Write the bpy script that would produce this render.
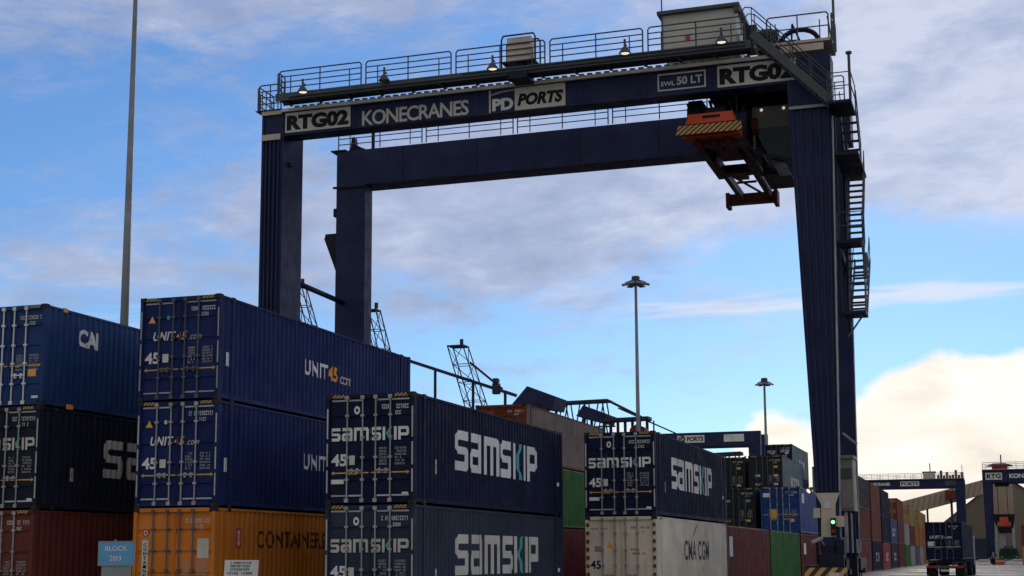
import bpy, bmesh, math, random
from mathutils import Vector, Matrix
random.seed(7)
R = math.radians
S = bpy.context.scene
COL = S.collection
for o in list(bpy.data.objects): bpy.data.objects.remove(o)

# ------------------------------------------------------------------ camera
EYE = 1.52
F_PX, PITCH, ROLL, YAW, CY = 1446.84, 0.14792, -0.00495, 0.31711, 341.5
def cam_axes():
    c, s, cp, sp = math.cos(YAW), math.sin(YAW), math.cos(PITCH), math.sin(PITCH)
    fw = Vector((-s*cp, c*cp, sp)); r = Vector((c, s, 0)); u = r.cross(fw)
    cr, sr = math.cos(ROLL), math.sin(ROLL)
    return fw, cr*r + sr*u, -sr*r + cr*u
FW, RT, UP = cam_axes()
cd = bpy.data.cameras.new('camera'); cam = bpy.data.objects.new('camera', cd); COL.objects.link(cam)
m = Matrix((RT, UP, -FW)).transposed().to_4x4(); m.translation = (0, 0, EYE); cam.matrix_world = m
cd.sensor_width = 36; cd.lens = F_PX/1024*36; cd.shift_y = (CY-288)/1024
cd.clip_start = 0.1; cd.clip_end = 6000
S.camera = cam
def ray(x, y): return FW + RT*((x-512)/F_PX) - UP*((y-CY)/F_PX)
def at(x, y, Y):                      # a pixel of the photograph -> a point at depth Y
    d = ray(x, y); return d*(Y/d.y) + Vector((0, 0, EYE))

# ------------------------------------------------------------------ sky, sun, exposure
SUN_AZ, SUN_EL = R(-4), R(20)        # azimuth to the right of +Y
w = bpy.data.worlds.new('World'); S.world = w; w.use_nodes = True
nt = w.node_tree; nt.nodes.clear()
SKY = 0.1
def N(t, **k):
    n = nt.nodes.new(t)
    for a, b in k.items(): setattr(n, a, b)
    return n
def put(sock, v):
    if hasattr(v, 'is_linked') or isinstance(v, bpy.types.NodeSocket): nt.links.new(v, sock)
    else: sock.default_value = v
def MA(op, a, b=None, c=None, clamp=False):
    n = N('ShaderNodeMath', operation=op, use_clamp=clamp); put(n.inputs[0], a)
    if b is not None: put(n.inputs[1], b)
    if c is not None: put(n.inputs[2], c)
    return n.outputs[0]
def SS(x, a, b):                      # smoothstep
    n = N('ShaderNodeMapRange', interpolation_type='SMOOTHSTEP'); put(n.inputs[0], x)
    n.inputs[1].default_value = a; n.inputs[2].default_value = b
    return n.outputs[0]
def CR(x, stops):
    n = N('ShaderNodeValToRGB'); e = n.color_ramp.elements
    while len(e) < len(stops): e.new(0.5)
    for q, (p, c) in zip(e, stops): q.position = p; q.color = (*c, 1)
    put(n.inputs[0], x); return n.outputs[0]
def MIX(f, a, b, bt='MIX'):
    n = N('ShaderNodeMix', data_type='RGBA', blend_type=bt); put(n.inputs[0], f)
    for i, v in ((6, a), (7, b)):
        if isinstance(v, tuple): n.inputs[i].default_value = (*v, 1)
        else: put(n.inputs[i], v)
    return n.outputs[2]
def XYZ(x, y, z):
    n = N('ShaderNodeCombineXYZ'); put(n.inputs[0], x); put(n.inputs[1], y); put(n.inputs[2], z); return n.outputs[0]
def NOISE(v, scale, detail=6, rough=.55, dist=0.):
    n = N('ShaderNodeTexNoise'); put(n.inputs['Vector'], v)
    n.inputs['Scale'].default_value = scale; n.inputs['Detail'].default_value = detail
    n.inputs['Roughness'].default_value = rough; n.inputs['Distortion'].default_value = dist
    return n.outputs[0]
tc = N('ShaderNodeTexCoord'); sp = N('ShaderNodeSeparateXYZ'); nt.links.new(tc.outputs['Generated'], sp.inputs[0])
dx, dy, dz = sp.outputs
sky = N('ShaderNodeTexSky', sky_type='NISHITA'); sky.sun_disc = False
sky.sun_elevation = SUN_EL; sky.sun_rotation = SUN_AZ
sky.altitude = 0; sky.air_density = 1.0; sky.dust_density = 0.1; sky.ozone_density = 2.6
az = MA('MULTIPLY', MA('ARCTAN2', dx, dy), 57.2958)              # degrees right of +Y
el = MA('MULTIPLY', MA('ARCSINE', dz), 57.2958)
zz = MA('ADD', MA('MAXIMUM', dz, 0.0), 0.16)
pv = XYZ(MA('DIVIDE', dx, zz), MA('DIVIDE', dy, zz), 0.0)        # cloud-layer plane
av = XYZ(MA('MULTIPLY', az, 0.1), MA('MULTIPLY', el, 0.2), 3.7)
# high grey-lilac layer, torn open over the lower sky
av = XYZ(MA('MULTIPLY', az, 0.1), MA('MULTIPLY', MA('SUBTRACT', el, MA('MULTIPLY', az, .06)), 0.26), 3.7)
n1 = NOISE(pv, 1.7, 9, .60, .5)
n2 = NOISE(av, 1.35, 10, .66, .6)
n3 = NOISE(av, 5.0, 9, .68, .4)
lay = MA('ADD', MA('ADD', MA('MULTIPLY', n1, .40), MA('MULTIPLY', n2, .42)), MA('MULTIPLY', n3, .18))
def bump(ca, ce, sa, se, amp):
    a = MA('POWER', MA('DIVIDE', MA('SUBTRACT', az, ca), sa), 2.); b = MA('POWER', MA('DIVIDE', MA('SUBTRACT', el, ce), se), 2.)
    return MA('MULTIPLY', MA('EXPONENT', MA('MULTIPLY', MA('ADD', a, b), -1.)), amp)
cov = MA('SUBTRACT', MA('MULTIPLY', SS(el, 10.0, 14.5), .15), .03)
for args in ((-35, 16.2, 7, 3.4, -.17), (-25.5, 18.5, 4, 3.0, -.08), (-1, 18, 8, 5, .10), (-19, 12.4, 8, 3.0, .15), (-15.5, 10.6, 4, 1.2, .06), (-16, 19.6, 8, 2.2, -.10), (-2.5, 11.6, 6, 1.3, -.14), (-8, 9.85, 11, .5, .03),
             (-35, 11.0, 6, 1.7, .15), (-24, 9.8, 6, 1.3, .10), (-17, 7.4, 5, .7, .08), (-28.5, 17.0, 3, 2.2, -.06), (-22, 6.4, 4, .8, .05), (0, 14.4, 4, 1.6, .05)):
    cov = MA('ADD', cov, bump(*args))
behind = SS(MA('ABSOLUTE', az), 95., 140.)                        # unseen paler cloud added behind the camera, for neutral light on front faces
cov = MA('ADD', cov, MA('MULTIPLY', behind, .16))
mask1 = SS(MA('ADD', lay, cov), .465, .675)
shade = MA('ADD', MA('MULTIPLY', NOISE(av, 1.9, 7, .6, .3), .7), MA('MULTIPLY', NOISE(av, 6., 6, .6, .2), .3))
lil = CR(MA('ADD', MA('MULTIPLY', shade, .80), MA('MULTIPLY', SS(az, -24., 0.), .15)),
         [(.30, (.34, .39, .545)), (.44, (.455, .505, .675)), (.60, (.68, .71, .84))])
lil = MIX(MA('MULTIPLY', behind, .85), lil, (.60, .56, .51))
# low cream cumulus, highest on the right
nA = NOISE(XYZ(MA('MULTIPLY', az, .1), MA('MULTIPLY', el, .14), 1.3), 2.2, 10, .55, .2)
top = MA('ADD', MA('ADD', MA('MULTIPLY', SS(az, -12., -7.), 2.2), MA('MULTIPLY', SS(az, -8., -1.5), 3.4)), 2.2)
for ca, sa, amp in ((-13.6, 2.2, 2.8), (-8.2, 1.5, 1.3), (-20, 2.0, .6)):
    top = MA('ADD', top, MA('MULTIPLY', MA('EXPONENT', MA('MULTIPLY', MA('POWER', MA('DIVIDE', MA('SUBTRACT', az, ca), sa), 2.), -1.)), amp))
edge = MA('SUBTRACT', MA('ADD', top, MA('MULTIPLY', MA('SUBTRACT', nA, .5), 3.6)), el)
mask2 = SS(edge, -.12, .55)
cs = NOISE(XYZ(MA('MULTIPLY', az, .1), MA('MULTIPLY', el, .26), 8.1), 2.4, 8, .52, .3)
cream = CR(MA('ADD', MA('MULTIPLY', cs, .85), MA('MULTIPLY', SS(edge, 2.2, 0.), .14)),
           [(.20, (.76, .70, .66)), (.32, (.97, .88, .76)), (.45, (1.06, .98, .87)), (.60, (1.14, 1.08, 1.0))])
cream = MIX(MA('MULTIPLY', SS(az, -8., -22.), .5), cream, (.78, .80, .86))
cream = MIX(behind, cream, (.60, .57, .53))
blue = MIX(1.0, sky.outputs[0], (.62, .85, 1.15), 'MULTIPLY')
K = 1/SKY
def scale(c): return MIX(1.0, c, (K, K, K), 'MULTIPLY')
for nd in (): pass
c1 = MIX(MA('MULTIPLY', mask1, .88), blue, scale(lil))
# one thin bright streak of cloud low over the clear band
wn = NOISE(XYZ(MA('MULTIPLY', az, .07), MA('MULTIPLY', MA('SUBTRACT', el, MA('MULTIPLY', az, .035)), .9), 5.2), 2.4, 9, .62, .5)
wb = MA('ADD', MA('ADD', bump(-9, 9.75, 9, .55, .42), bump(-1, 9.95, 4, .45, .38)), bump(-33, 9.3, 5, 1.0, .30))
mask3 = SS(MA('ADD', MA('MULTIPLY', wn, .9), wb), .66, .98)
c1 = MIX(MA('MULTIPLY', mask3, .75), c1, scale((.80, .82, .91)) if False else MIX(1.0, (.80, .82, .91), (K, K, K), 'MULTIPLY'))
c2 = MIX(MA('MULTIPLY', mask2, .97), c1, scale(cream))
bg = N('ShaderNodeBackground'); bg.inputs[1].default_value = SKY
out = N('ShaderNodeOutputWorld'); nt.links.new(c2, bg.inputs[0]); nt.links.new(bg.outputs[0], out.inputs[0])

sd = bpy.data.lights.new('sun', 'SUN'); sd.energy = 0.5; sd.angle = R(14); sd.color = (1, .88, .72)
sun = bpy.data.objects.new('sun', sd); COL.objects.link(sun)
sdir = Vector((math.sin(SUN_AZ)*math.cos(SUN_EL), math.cos(SUN_AZ)*math.cos(SUN_EL), math.sin(SUN_EL)))
sun.rotation_euler = sdir.to_track_quat('Z', 'Y').to_euler(); sun.location = (60, 60, 60)

S.render.engine = 'CYCLES'; S.render.resolution_x = 1024; S.render.resolution_y = 576
vs = S.view_settings; vs.view_transform = 'Standard'; vs.look = 'None'; vs.gamma = 1; vs.use_curve_mapping = False
vs.exposure = 0.0

# ------------------------------------------------------------------ helpers
class MB:
    def __init__(s): s.v = []; s.f = []; s.g = []
    def add(s, vs, fs):
        n = len(s.v); s.g.append((n, len(s.f))); s.v += [tuple(p) for p in vs]; s.f += [tuple(i+n for i in f) for f in fs]; return s
    def box(s, x0, x1, y0, y1, z0, z1):
        return s.add([(x0,y0,z0),(x1,y0,z0),(x1,y1,z0),(x0,y1,z0),(x0,y0,z1),(x1,y0,z1),(x1,y1,z1),(x0,y1,z1)],
              [(0,3,2,1),(4,5,6,7),(0,1,5,4),(1,2,6,5),(2,3,7,6),(3,0,4,7)])
    def hexa(s, lo, hi):              # 4 points below, 4 above (ccw from above)
        return s.add(list(lo)+list(hi), [(0,3,2,1),(4,5,6,7),(0,1,5,4),(1,2,6,5),(2,3,7,6),(3,0,4,7)])
    def bar(s, p, q, a, b=None):      # rectangular bar p->q, a wide, b high
        b = a if b is None else b
        p = Vector(p); q = Vector(q); d = (q-p).normalized()
        up = Vector((0,0,1)) if abs(d.z) < .95 else Vector((0,1,0))
        x = d.cross(up).normalized()*a/2; y = x.cross(d).normalized()*b/2
        lo = [p-x-y, p+x-y, p+x+y, p-x+y]; hi = [q-x-y, q+x-y, q+x+y, q-x+y]
        return s.add(lo+hi, [(0,3,2,1),(4,5,6,7),(0,1,5,4),(1,2,6,5),(2,3,7,6),(3,0,4,7)])
    def tube(s, p, q, r, n=6, r2=None):
        p = Vector(p); q = Vector(q); d = (q-p).normalized(); r2 = r if r2 is None else r2
        up = Vector((0,0,1)) if abs(d.z) < .95 else Vector((0,1,0))
        x = d.cross(up).normalized(); y = x.cross(d)
        A = [p+(x*math.cos(2*math.pi*i/n)+y*math.sin(2*math.pi*i/n))*r for i in range(n)]
        B = [q+(x*math.cos(2*math.pi*i/n)+y*math.sin(2*math.pi*i/n))*r2 for i in range(n)]
        return s.add(A+B, [(i,(i+1)%n,(i+1)%n+n,i+n) for i in range(n)]+[tuple(range(n-1,-1,-1)), tuple(range(n,2*n))])
    def path(s, pts, r, n=6):
        for a, b in zip(pts, pts[1:]): s.tube(a, b, r, n)
        return s
    def prism(s, poly, axis, a, b):   # polygon in the two other axes, extruded along axis from a to b
        def mk(u, v, t): return {'x': (t,u,v), 'y': (u,t,v), 'z': (u,v,t)}[axis]
        n = len(poly)
        return s.add([mk(u,v,a) for u,v in poly]+[mk(u,v,b) for u,v in poly],
              [(i,(i+1)%n,(i+1)%n+n,i+n) for i in range(n)]+[tuple(range(n-1,-1,-1)), tuple(range(n,2*n))])
    def mesh(s, name, off=None):
        me = bpy.data.meshes.new(name)
        vs = s.v if off is None else [(x-off[0], y-off[1], z-off[2]) for x,y,z in s.v]
        me.from_pydata(vs, [], s.f)
        bm = bmesh.new(); bm.from_mesh(me); bmesh.ops.recalc_face_normals(bm, faces=bm.faces); bm.to_mesh(me); bm.free()
        me.update(); return me
    def each(s, name, mat, parent=None, world=False, smooth=False):      # every added piece is an object of its own
        off = wloc(parent) if (world and parent) else None
        for i, (a, c) in enumerate(s.g):
            e = s.g[i+1] if i+1 < len(s.g) else (len(s.v), len(s.f))
            m_ = MB(); m_.v = s.v[a:e[0]]; m_.f = [tuple(k-a for k in q) for q in s.f[c:e[1]]]
            mobj(name, m_.mesh(name, off), mat, parent, smooth)
    def build(s, name, mat, parent=None, world=False, smooth=False):
        off = wloc(parent) if (world and parent) else None
        return mobj(name, s.mesh(name, off), mat, parent, smooth)
def wloc(o):
    v = Vector((0,0,0))
    while o is not None: v += o.location; o = o.parent
    return v
def mobj(name, me, mat, parent=None, smooth=False):
    if mat and not me.materials: me.materials.append(mat)
    o = bpy.data.objects.new(name, me); COL.objects.link(o); o.parent = parent
    if smooth:
        for p in me.polygons: p.use_smooth = True
    return o
def thing(name, label, cat, loc=(0,0,0), group=None, rz=0):
    o = bpy.data.objects.new(name, None); o.empty_display_size = .3; COL.objects.link(o)
    o.location = loc; o.rotation_euler = (0,0,rz); o['label'] = label; o['category'] = cat
    if group: o['group'] = group
    return o
def tag(o, label, cat, group=None):
    o['label'] = label; o['category'] = cat
    if group: o['group'] = group
    return o

# ------------------------------------------------------------------ materials
def mat(name, col, rough=.5, metal=0., var=.22, streak=.32, rust=0., scale=1., emit=None, spec=.14, fade=None):
    m = bpy.data.materials.new(name); m.use_nodes = True; t = m.node_tree; b = t.nodes['Principled BSDF']
    L = t.links.new
    def n(ty, **k):
        q = t.nodes.new(ty)
        for a, c in k.items(): setattr(q, a, c)
        return q
    b.inputs['Roughness'].default_value = rough; b.inputs['Metallic'].default_value = metal
    b.inputs['Specular IOR Level'].default_value = spec
    if emit:
        b.inputs['Emission Color'].default_value = (*col, 1); b.inputs['Emission Strength'].default_value = emit
    tcn = n('ShaderNodeTexCoord'); oi = n('ShaderNodeObjectInfo')
    mul = n('ShaderNodeMath', operation='MULTIPLY'); L(oi.outputs['Random'], mul.inputs[0]); mul.inputs[1].default_value = 40
    def noise(sc, det, mp=None):
        q = n('ShaderNodeTexNoise', noise_dimensions='4D'); q.inputs['Scale'].default_value = sc*scale; q.inputs['Detail'].default_value = det
        L(mul.outputs[0], q.inputs['W'])
        if mp:
            k = n('ShaderNodeMapping'); k.inputs['Scale'].default_value = mp; L(tcn.outputs['Object'], k.inputs[0]); L(k.outputs[0], q.inputs['Vector'])
        else: L(tcn.outputs['Object'], q.inputs['Vector'])
        return q.outputs[0]
    def rng(x, a, c, d=0., e=1.):
        q = n('ShaderNodeMapRange'); L(x, q.inputs[0]); q.inputs[1].default_value = a; q.inputs[2].default_value = c; q.inputs[3].default_value = d; q.inputs[4].default_value = e
        return q.outputs[0]
    def mix(f, a, c):
        q = n('ShaderNodeMix', data_type='RGBA')
        if isinstance(f, float): q.inputs[0].default_value = f
        else: L(f, q.inputs[0])
        for i, v in ((6,a),(7,c)):
            if isinstance(v, tuple): q.inputs[i].default_value = (*v, 1)
            else: L(v, q.inputs[i])
        return q.outputs[2]
    lo = tuple(c*(1-var) for c in col); g = sum(col)/3
    hi = tuple(min(1, (c*.85+g*.15)*(1+var)) for c in (fade or col))
    c = mix(rng(noise(.7, 5), .3, .7), lo, hi)
    if streak:
        s1 = rng(noise(1., 5, (2.6, 2.6, .16)), .52, .78, 0, streak)
        c = mix(s1, c, tuple(.50*x+.22*g*k+.003 for x, k in zip(col, (1.1, 1., .9))))
    if rust:
        r1 = rng(noise(2.6, 8), .60, .72, 0, rust)
        c = mix(r1, c, (.11, .045, .02))
        r2 = rng(noise(1.6, 6, (3., 3., .3)), .60, .76, 0, rust*.8)
        c = mix(r2, c, (.10, .05, .028))
    L(c, b.inputs['Base Color'])
    if not emit and streak:
        bp = n('ShaderNodeBump'); bp.inputs['Strength'].default_value = .35; bp.inputs['Distance'].default_value = .05/scale
        L(noise(1.3, 3), bp.inputs['Height']); L(bp.outputs[0], b.inputs['Normal'])
    L(rng(noise(1.9, 4), .25, .75, max(.05, rough-.12), min(1, rough+.16)), b.inputs['Roughness'])
    return m
M = {}
M['navy'] = mat('samskip_navy', (.0085, .0140, .045), .6, rust=.3, spec=.08)
M['navy_old'] = mat('faded_navy', (.022, .034, .062), .55, rust=.3)
M['black_blue'] = mat('dark_navy', (.010, .014, .028), .55, rust=.2)
M['unit_blue'] = mat('royal_navy', (.0090, .022, .104), .55, rust=.3, spec=.08)
M['cai_blue'] = mat('bright_navy', (.009, .042, .150), .45, rust=.12)
M['rust_red'] = mat('oxide_red', (.135, .030, .020), .6, rust=.25)
M['orange'] = mat('orange_paint', (.64, .185, .006), .55, rust=.25, streak=.10, fade=(.62, .18, .0))
M['dark_red'] = mat('dark_red', (.105, .008, .011), .5, streak=.15, rust=.1)
M['green'] = mat('green_paint', (.022, .110, .018), .5, rust=.1)
M['white'] = mat('reefer_white', (.64, .56, .42), .5, rust=.28)
M['rust_brown'] = mat('rust_brown', (.17, .042, .018), .6, rust=.35)
M['taupe'] = mat('oxide_sky_sheen', (.215, .165, .145), .6, rust=.30, streak=.45)  # rust brown greyed in its colour to stand for sky reflected off the side
M['charcoal'] = mat('charcoal', (.022, .024, .026), .55, rust=.2)
M['blue'] = mat('plain_blue', (.010, .050, .200), .45, rust=.15)
M['steel_blue'] = mat('grey_blue', (.110, .160, .190), .5, rust=.2)
M['pink_red'] = mat('pink_red', (.24, .024, .034), .5, rust=.1)
M['tan'] = mat('tan_yellow', (.30, .185, .05), .55, rust=.2)
M['lgrey'] = mat('light_grey', (.27, .27, .26), .55, rust=.2)
M['purple'] = mat('dull_purple', (.11, .07, .12), .55, rust=.2)
M['crane'] = mat('crane_blue', (.0155, .023, .074), .5, streak=.35, var=.30, rust=.16)
M['crane_dark'] = mat('crane_dark_steel', (.012, .015, .030), .5, streak=.15)  # even darker steel tone for crane parts
M['beige'] = mat('beige_panel', (.50, .43, .34), .5, rust=.15)
M['house'] = mat('house_grey', (.46, .45, .40), .5, rust=.1)
M['galv'] = mat('galvanised', (.27, .28, .28), .48, metal=.35, streak=.2)
M['walk'] = mat('walkway_grey', (.070, .080, .088), .5, rust=.1)
M['rod'] = mat('rod_zinc', (.33, .33, .31), .45, metal=.3, rust=.25)
M['rod_dark'] = mat('rod_painted', (.10, .105, .115), .5, rust=.3)
M['casting'] = mat('corner_casting', (.030, .026, .026), .6, rust=.7)
M['rubber'] = mat('rubber', (.018, .018, .018), .8, streak=0)
M['paintw'] = mat('white_marking', (.72, .72, .70), .6, streak=.55, var=.16, rust=.12)
M['tape'] = mat('edge_tape', (.47, .47, .45), .6, streak=.5, var=.25, rust=.2)
M['print'] = mat('small_print', (.34, .34, .33), .6, streak=.4, var=.25)
M['painty'] = mat('old_white_marking', (.57, .54, .46), .65, streak=.6, var=.2, rust=.2)
M['teal'] = mat('teal_marking', (.07, .40, .40), .55, streak=.1)
M['amber'] = mat('amber_marking', (.88, .36, .03), .55, streak=.15)
M['yellow'] = mat('yellow_marking', (.70, .38, .03), .55, streak=.15)
M['black'] = mat('black_marking', (.012, .012, .014), .55, streak=0)
M['brown_ink'] = mat('faded_brown_ink', (.10, .035, .012), .6, streak=.3)
M['trim'] = mat('trim_cream', (.80, .74, .62), .5, streak=.15)
M['dgreen'] = mat('dull_green', (.012, .055, .022), .55)
M['cab'] = mat('cab_grey', (.11, .105, .095), .5)
M['glowdim'] = mat('small_lamp', (1, .85, .65), .4, streak=0, emit=.5)
M['genset'] = mat('generator_grey', (.22, .21, .18), .5, rust=.15)
M['redm'] = mat('red_marking', (.55, .035, .035), .55, streak=0)
M['spread'] = mat('spreader_orange', (.52, .062, .016), .5, rust=.35)
M['spread_dk'] = mat('spreader_red', (.075, .016, .010), .55, rust=.5)
M['glass'] = mat('cab_glass', (.012, .022, .024), .08, streak=0, var=.05)
M['signblue'] = mat('sign_blue', (.10, .36, .62), .45, streak=.12, var=.08)
M['signwhite'] = mat('sign_white', (.66, .66, .62), .5, streak=.2)
M['lampgrey'] = mat('pole_grey', (.21, .225, .235), .5, metal=.3)
M['shed'] = mat('shed_brown', (.19, .15, .115), .7, scale=.12, streak=.35)
M['shed2'] = mat('tower_brown', (.36, .27, .19), .7, scale=.15, streak=.45)
M['hiviz'] = mat('work_vest', (.10, .11, .16), .6, streak=0)
M['skin'] = mat('skin', (.45, .28, .20), .6, streak=0)
M['glow'] = mat('lamp_glow', (1, .88, .68), .4, streak=0, emit=.95)
M['glow_g'] = mat('green_signal', (.30, 1, .50), .4, streak=0, emit=1.6)
M['glow_r'] = mat('tail_light', (.40, .02, .015), .35, streak=0)
# yellow/black diagonal hazard paint
def hazard(name, f=5.0, d=1.0, light=(.70, .36, .03)):
    m = bpy.data.materials.new(name); m.use_nodes = True; t = m.node_tree; b = t.nodes['Principled BSDF']; b.inputs['Roughness'].default_value = .55
    tcn = t.nodes.new('ShaderNodeTexCoord'); s = t.nodes.new('ShaderNodeSeparateXYZ'); t.links.new(tcn.outputs['Object'], s.inputs[0])
    def ma(op, a, c):
        q = t.nodes.new('ShaderNodeMath'); q.operation = op
        for i, v in enumerate((a, c)):
            if isinstance(v, (int, float)): q.inputs[i].default_value = v
            else: t.links.new(v, q.inputs[i])
        return q.outputs[0]
    k = ma('FRACT', ma('MULTIPLY', ma('SUBTRACT', s.outputs[0], ma('MULTIPLY', s.outputs[2], d)), f), 0.)
    g = ma('GREATER_THAN', k, .5)
    no = t.nodes.new('ShaderNodeTexNoise'); no.inputs['Scale'].default_value = 6; t.links.new(tcn.outputs['Object'], no.inputs['Vector'])
    r = t.nodes.new('ShaderNodeMix'); r.data_type = 'RGBA'; t.links.new(g, r.inputs[0])
    r.inputs[6].default_value = (*light, 1); r.inputs[7].default_value = (.018, .016, .014, 1)
    r2 = t.nodes.new('ShaderNodeMix'); r2.data_type = 'RGBA'; t.links.new(ma('MULTIPLY', no.outputs[0], .35), r2.inputs[0])
    t.links.new(r.outputs[2], r2.inputs[6]); r2.inputs[7].default_value = (.09, .07, .05, 1)
    t.links.new(r2.outputs[2], b.inputs['Base Color']); return m
M['hazard'] = hazard('hazard_stripes', 4.4, 1.0, (.50, .25, .03))
M['hazard_big'] = hazard('hazard_stripes_wide', 2.4, .9, (.72, .40, .10))
M['hazard_small'] = hazard('hazard_hatch', 9., 1.2, (.60, .33, .05))
# asphalt
def asphalt():
    m = bpy.data.materials.new('asphalt'); m.use_nodes = True; t = m.node_tree; b = t.nodes['Principled BSDF']
    tcn = t.nodes.new('ShaderNodeTexCoord')
    a = t.nodes.new('ShaderNodeTexNoise'); a.inputs['Scale'].default_value = .12; a.inputs['Detail'].default_value = 8; t.links.new(tcn.outputs['Object'], a.inputs['Vector'])
    mp = t.nodes.new('ShaderNodeMapping'); mp.inputs['Scale'].default_value = (1.2, .03, 1); t.links.new(tcn.outputs['Object'], mp.inputs[0])
    c = t.nodes.new('ShaderNodeTexNoise'); c.inputs['Scale'].default_value = 1.; c.inputs['Detail'].default_value = 5; t.links.new(mp.outputs[0], c.inputs['Vector'])
    ad = t.nodes.new('ShaderNodeMath'); t.links.new(a.outputs[0], ad.inputs[0]); t.links.new(c.outputs[0], ad.inputs[1])
    r = t.nodes.new('ShaderNodeValToRGB'); t.links.new(ad.outputs[0], r.inputs[0])
    mh = t.nodes.new('ShaderNodeMath'); mh.operation = 'MULTIPLY'; t.links.new(ad.outputs[0], mh.inputs[0]); mh.inputs[1].default_value = .5; t.links.new(mh.outputs[0], r.inputs[0])
    r.color_ramp.elements[0].position = .35; r.color_ramp.elements[0].color = (.048, .049, .052, 1); r.color_ramp.elements[1].position = .65; r.color_ramp.elements[1].color = (.10, .10, .104, 1)
    t.links.new(r.outputs[0], b.inputs['Base Color'])
    rr = t.nodes.new('ShaderNodeMapRange'); t.links.new(a.outputs[0], rr.inputs[0]); rr.inputs[1].default_value = .3; rr.inputs[2].default_value = .7; rr.inputs[3].default_value = .45; rr.inputs[4].default_value = .85
    t.links.new(rr.outputs[0], b.inputs['Roughness']); b.inputs['Specular IOR Level'].default_value = .2; return m
M['asphalt'] = asphalt()
M['line'] = mat('road_line', (.55, .55, .52), .7, streak=.2, var=.25)

# ------------------------------------------------------------------ lettering
_tc = {}
def text_polys(s, bold=0., shear=0., spacing=1.):
    k = (s, bold, shear, spacing)
    if k in _tc: return _tc[k]
    cu = bpy.data.curves.new('t', 'FONT'); cu.body = s; cu.offset = bold; cu.shear = shear; cu.space_character = spacing; cu.resolution_u = 3
    o = bpy.data.objects.new('t', cu); COL.objects.link(o)
    me = bpy.data.meshes.new_from_object(o.evaluated_get(bpy.context.evaluated_depsgraph_get()))
    v = [(p.co.x, p.co.y) for p in me.vertices]; f = [tuple(p.vertices) for p in me.polygons]
    bpy.data.objects.remove(o); bpy.data.curves.remove(cu); bpy.data.meshes.remove(me)
    x0 = min(p[0] for p in v); x1 = max(p[0] for p in v); y0 = min(p[1] for p in v); y1 = max(p[1] for p in v)
    v = [((x-x0)/(x1-x0), (y-y0)/(y1-y0)) for x, y in v]
    _tc[k] = (v, f); return _tc[k]
def rect(x0, x1, y0, y1): return [(x0,y0),(x1,y0),(x1,y1),(x0,y1)]
def flip(polys): return polys
SAM = {}
SAM['s'] = (1.0, [[(1,1),(.15,1),(0,.87),(0,.54),(.14,.41),(.71,.41),(.76,.37),(.76,.27),(.71,.23),(0,.23),(0,0),(.86,0),(1,.13),(1,.47),(.86,.60),(.29,.60),(.24,.64),(.24,.73),(.29,.77),(1,.77)]])
SAM['a'] = (1.0, [rect(.05,.75,.77,1), [(.76,0),(1,0),(1,.87),(.86,1),(.76,1)], [(.75,.60),(.14,.60),(0,.47),(0,.13),(.14,0),(.75,0),(.75,.20),(.24,.20),(.24,.41),(.75,.41)]])
SAM['m'] = (1.4, [[(0,0),(.24,0),(.24,.77),(.58,.77),(.58,0),(.82,0),(.82,.77),(1.16,.77),(1.16,0),(1.4,0),(1.4,.87),(1.26,1),(0,1)]])
SAM['k'] = (.24, [rect(0,.24,0,1)])
SAM['<'] = (.66, [[(.40,1),(.66,1),(.31,.5),(.66,0),(.40,0),(.04,.5)]])
SAM['i'] = (.24, [rect(0,.24,0,1)])
SAM['p'] = (1.0, [rect(0,.24,0,1), [(.245,1),(.86,1),(1,.87),(1,.43),(.86,.30),(.245,.30),(.245,.52),(.76,.52),(.76,.78),(.245,.78)]])
def samskip(which):                    # 'white' or 'teal' strokes, in a unit box
    seq = ['s','a','m','s','k','<','i','p']; gap = {'k': .02, '<': .14}; x = 0; V = []; Fc = []
    for c in seq:
        wd, polys = SAM[c]
        if (c == '<') == (which == 'teal'):
            for p in polys:
                n = len(V); V += [(x+u, v) for u, v in p]; Fc.append(tuple(range(n, n+len(p))))
        x += wd + gap.get(c, .15)
    tot = x-.15
    return [(u/tot, v) for u, v in V], Fc
def place(polys, u0, u1, v0, v1): return [(u0+(u1-u0)*a, v0+(v1-v0)*b) for a, b in polys[0]], polys[1]
def join(parts):
    V = []; Fc = []
    for v, f in parts:
        n = len(V); V += v; Fc += [tuple(i+n for i in q) for q in f]
    return V, Fc
def rects(rs):
    V = []; Fc = []
    for x0, x1, y0, y1 in rs:
        n = len(V); V += rect(x0, x1, y0, y1); Fc.append((n, n+1, n+2, n+3))
    return V, Fc
def glyphs(u0, u1, v0, v1, n, rnd):    # a row of letter-like blocks too small to read
    rs = []; wd = (u1-u0)/n
    for i in range(n):
        if rnd.random() < .12: continue
        a = u0+i*wd; h = v1-v0
        k = rnd.randint(0, 3)
        if k == 0: rs += [(a, a+wd*.25, v0, v1), (a+wd*.26, a+wd*.75, v1-h*.3, v1), (a+wd*.26, a+wd*.75, v0, v0+h*.25)]
        elif k == 1: rs += [(a, a+wd*.25, v0, v1), (a+wd*.5, a+wd*.75, v0, v1), (a+wd*.26, a+wd*.49, v0+h*.4, v0+h*.65)]
        elif k == 2: rs += [(a+wd*.25, a+wd*.5, v0, v1), (a, a+wd*.24, v1-h*.3, v1)]
        else: rs += [(a, a+wd*.75, v1-h*.25, v1), (a, a+wd*.75, v0, v0+h*.25), (a, a+wd*.3, v0+h*.26, v1-h*.26)]
    return rects(rs)
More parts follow.
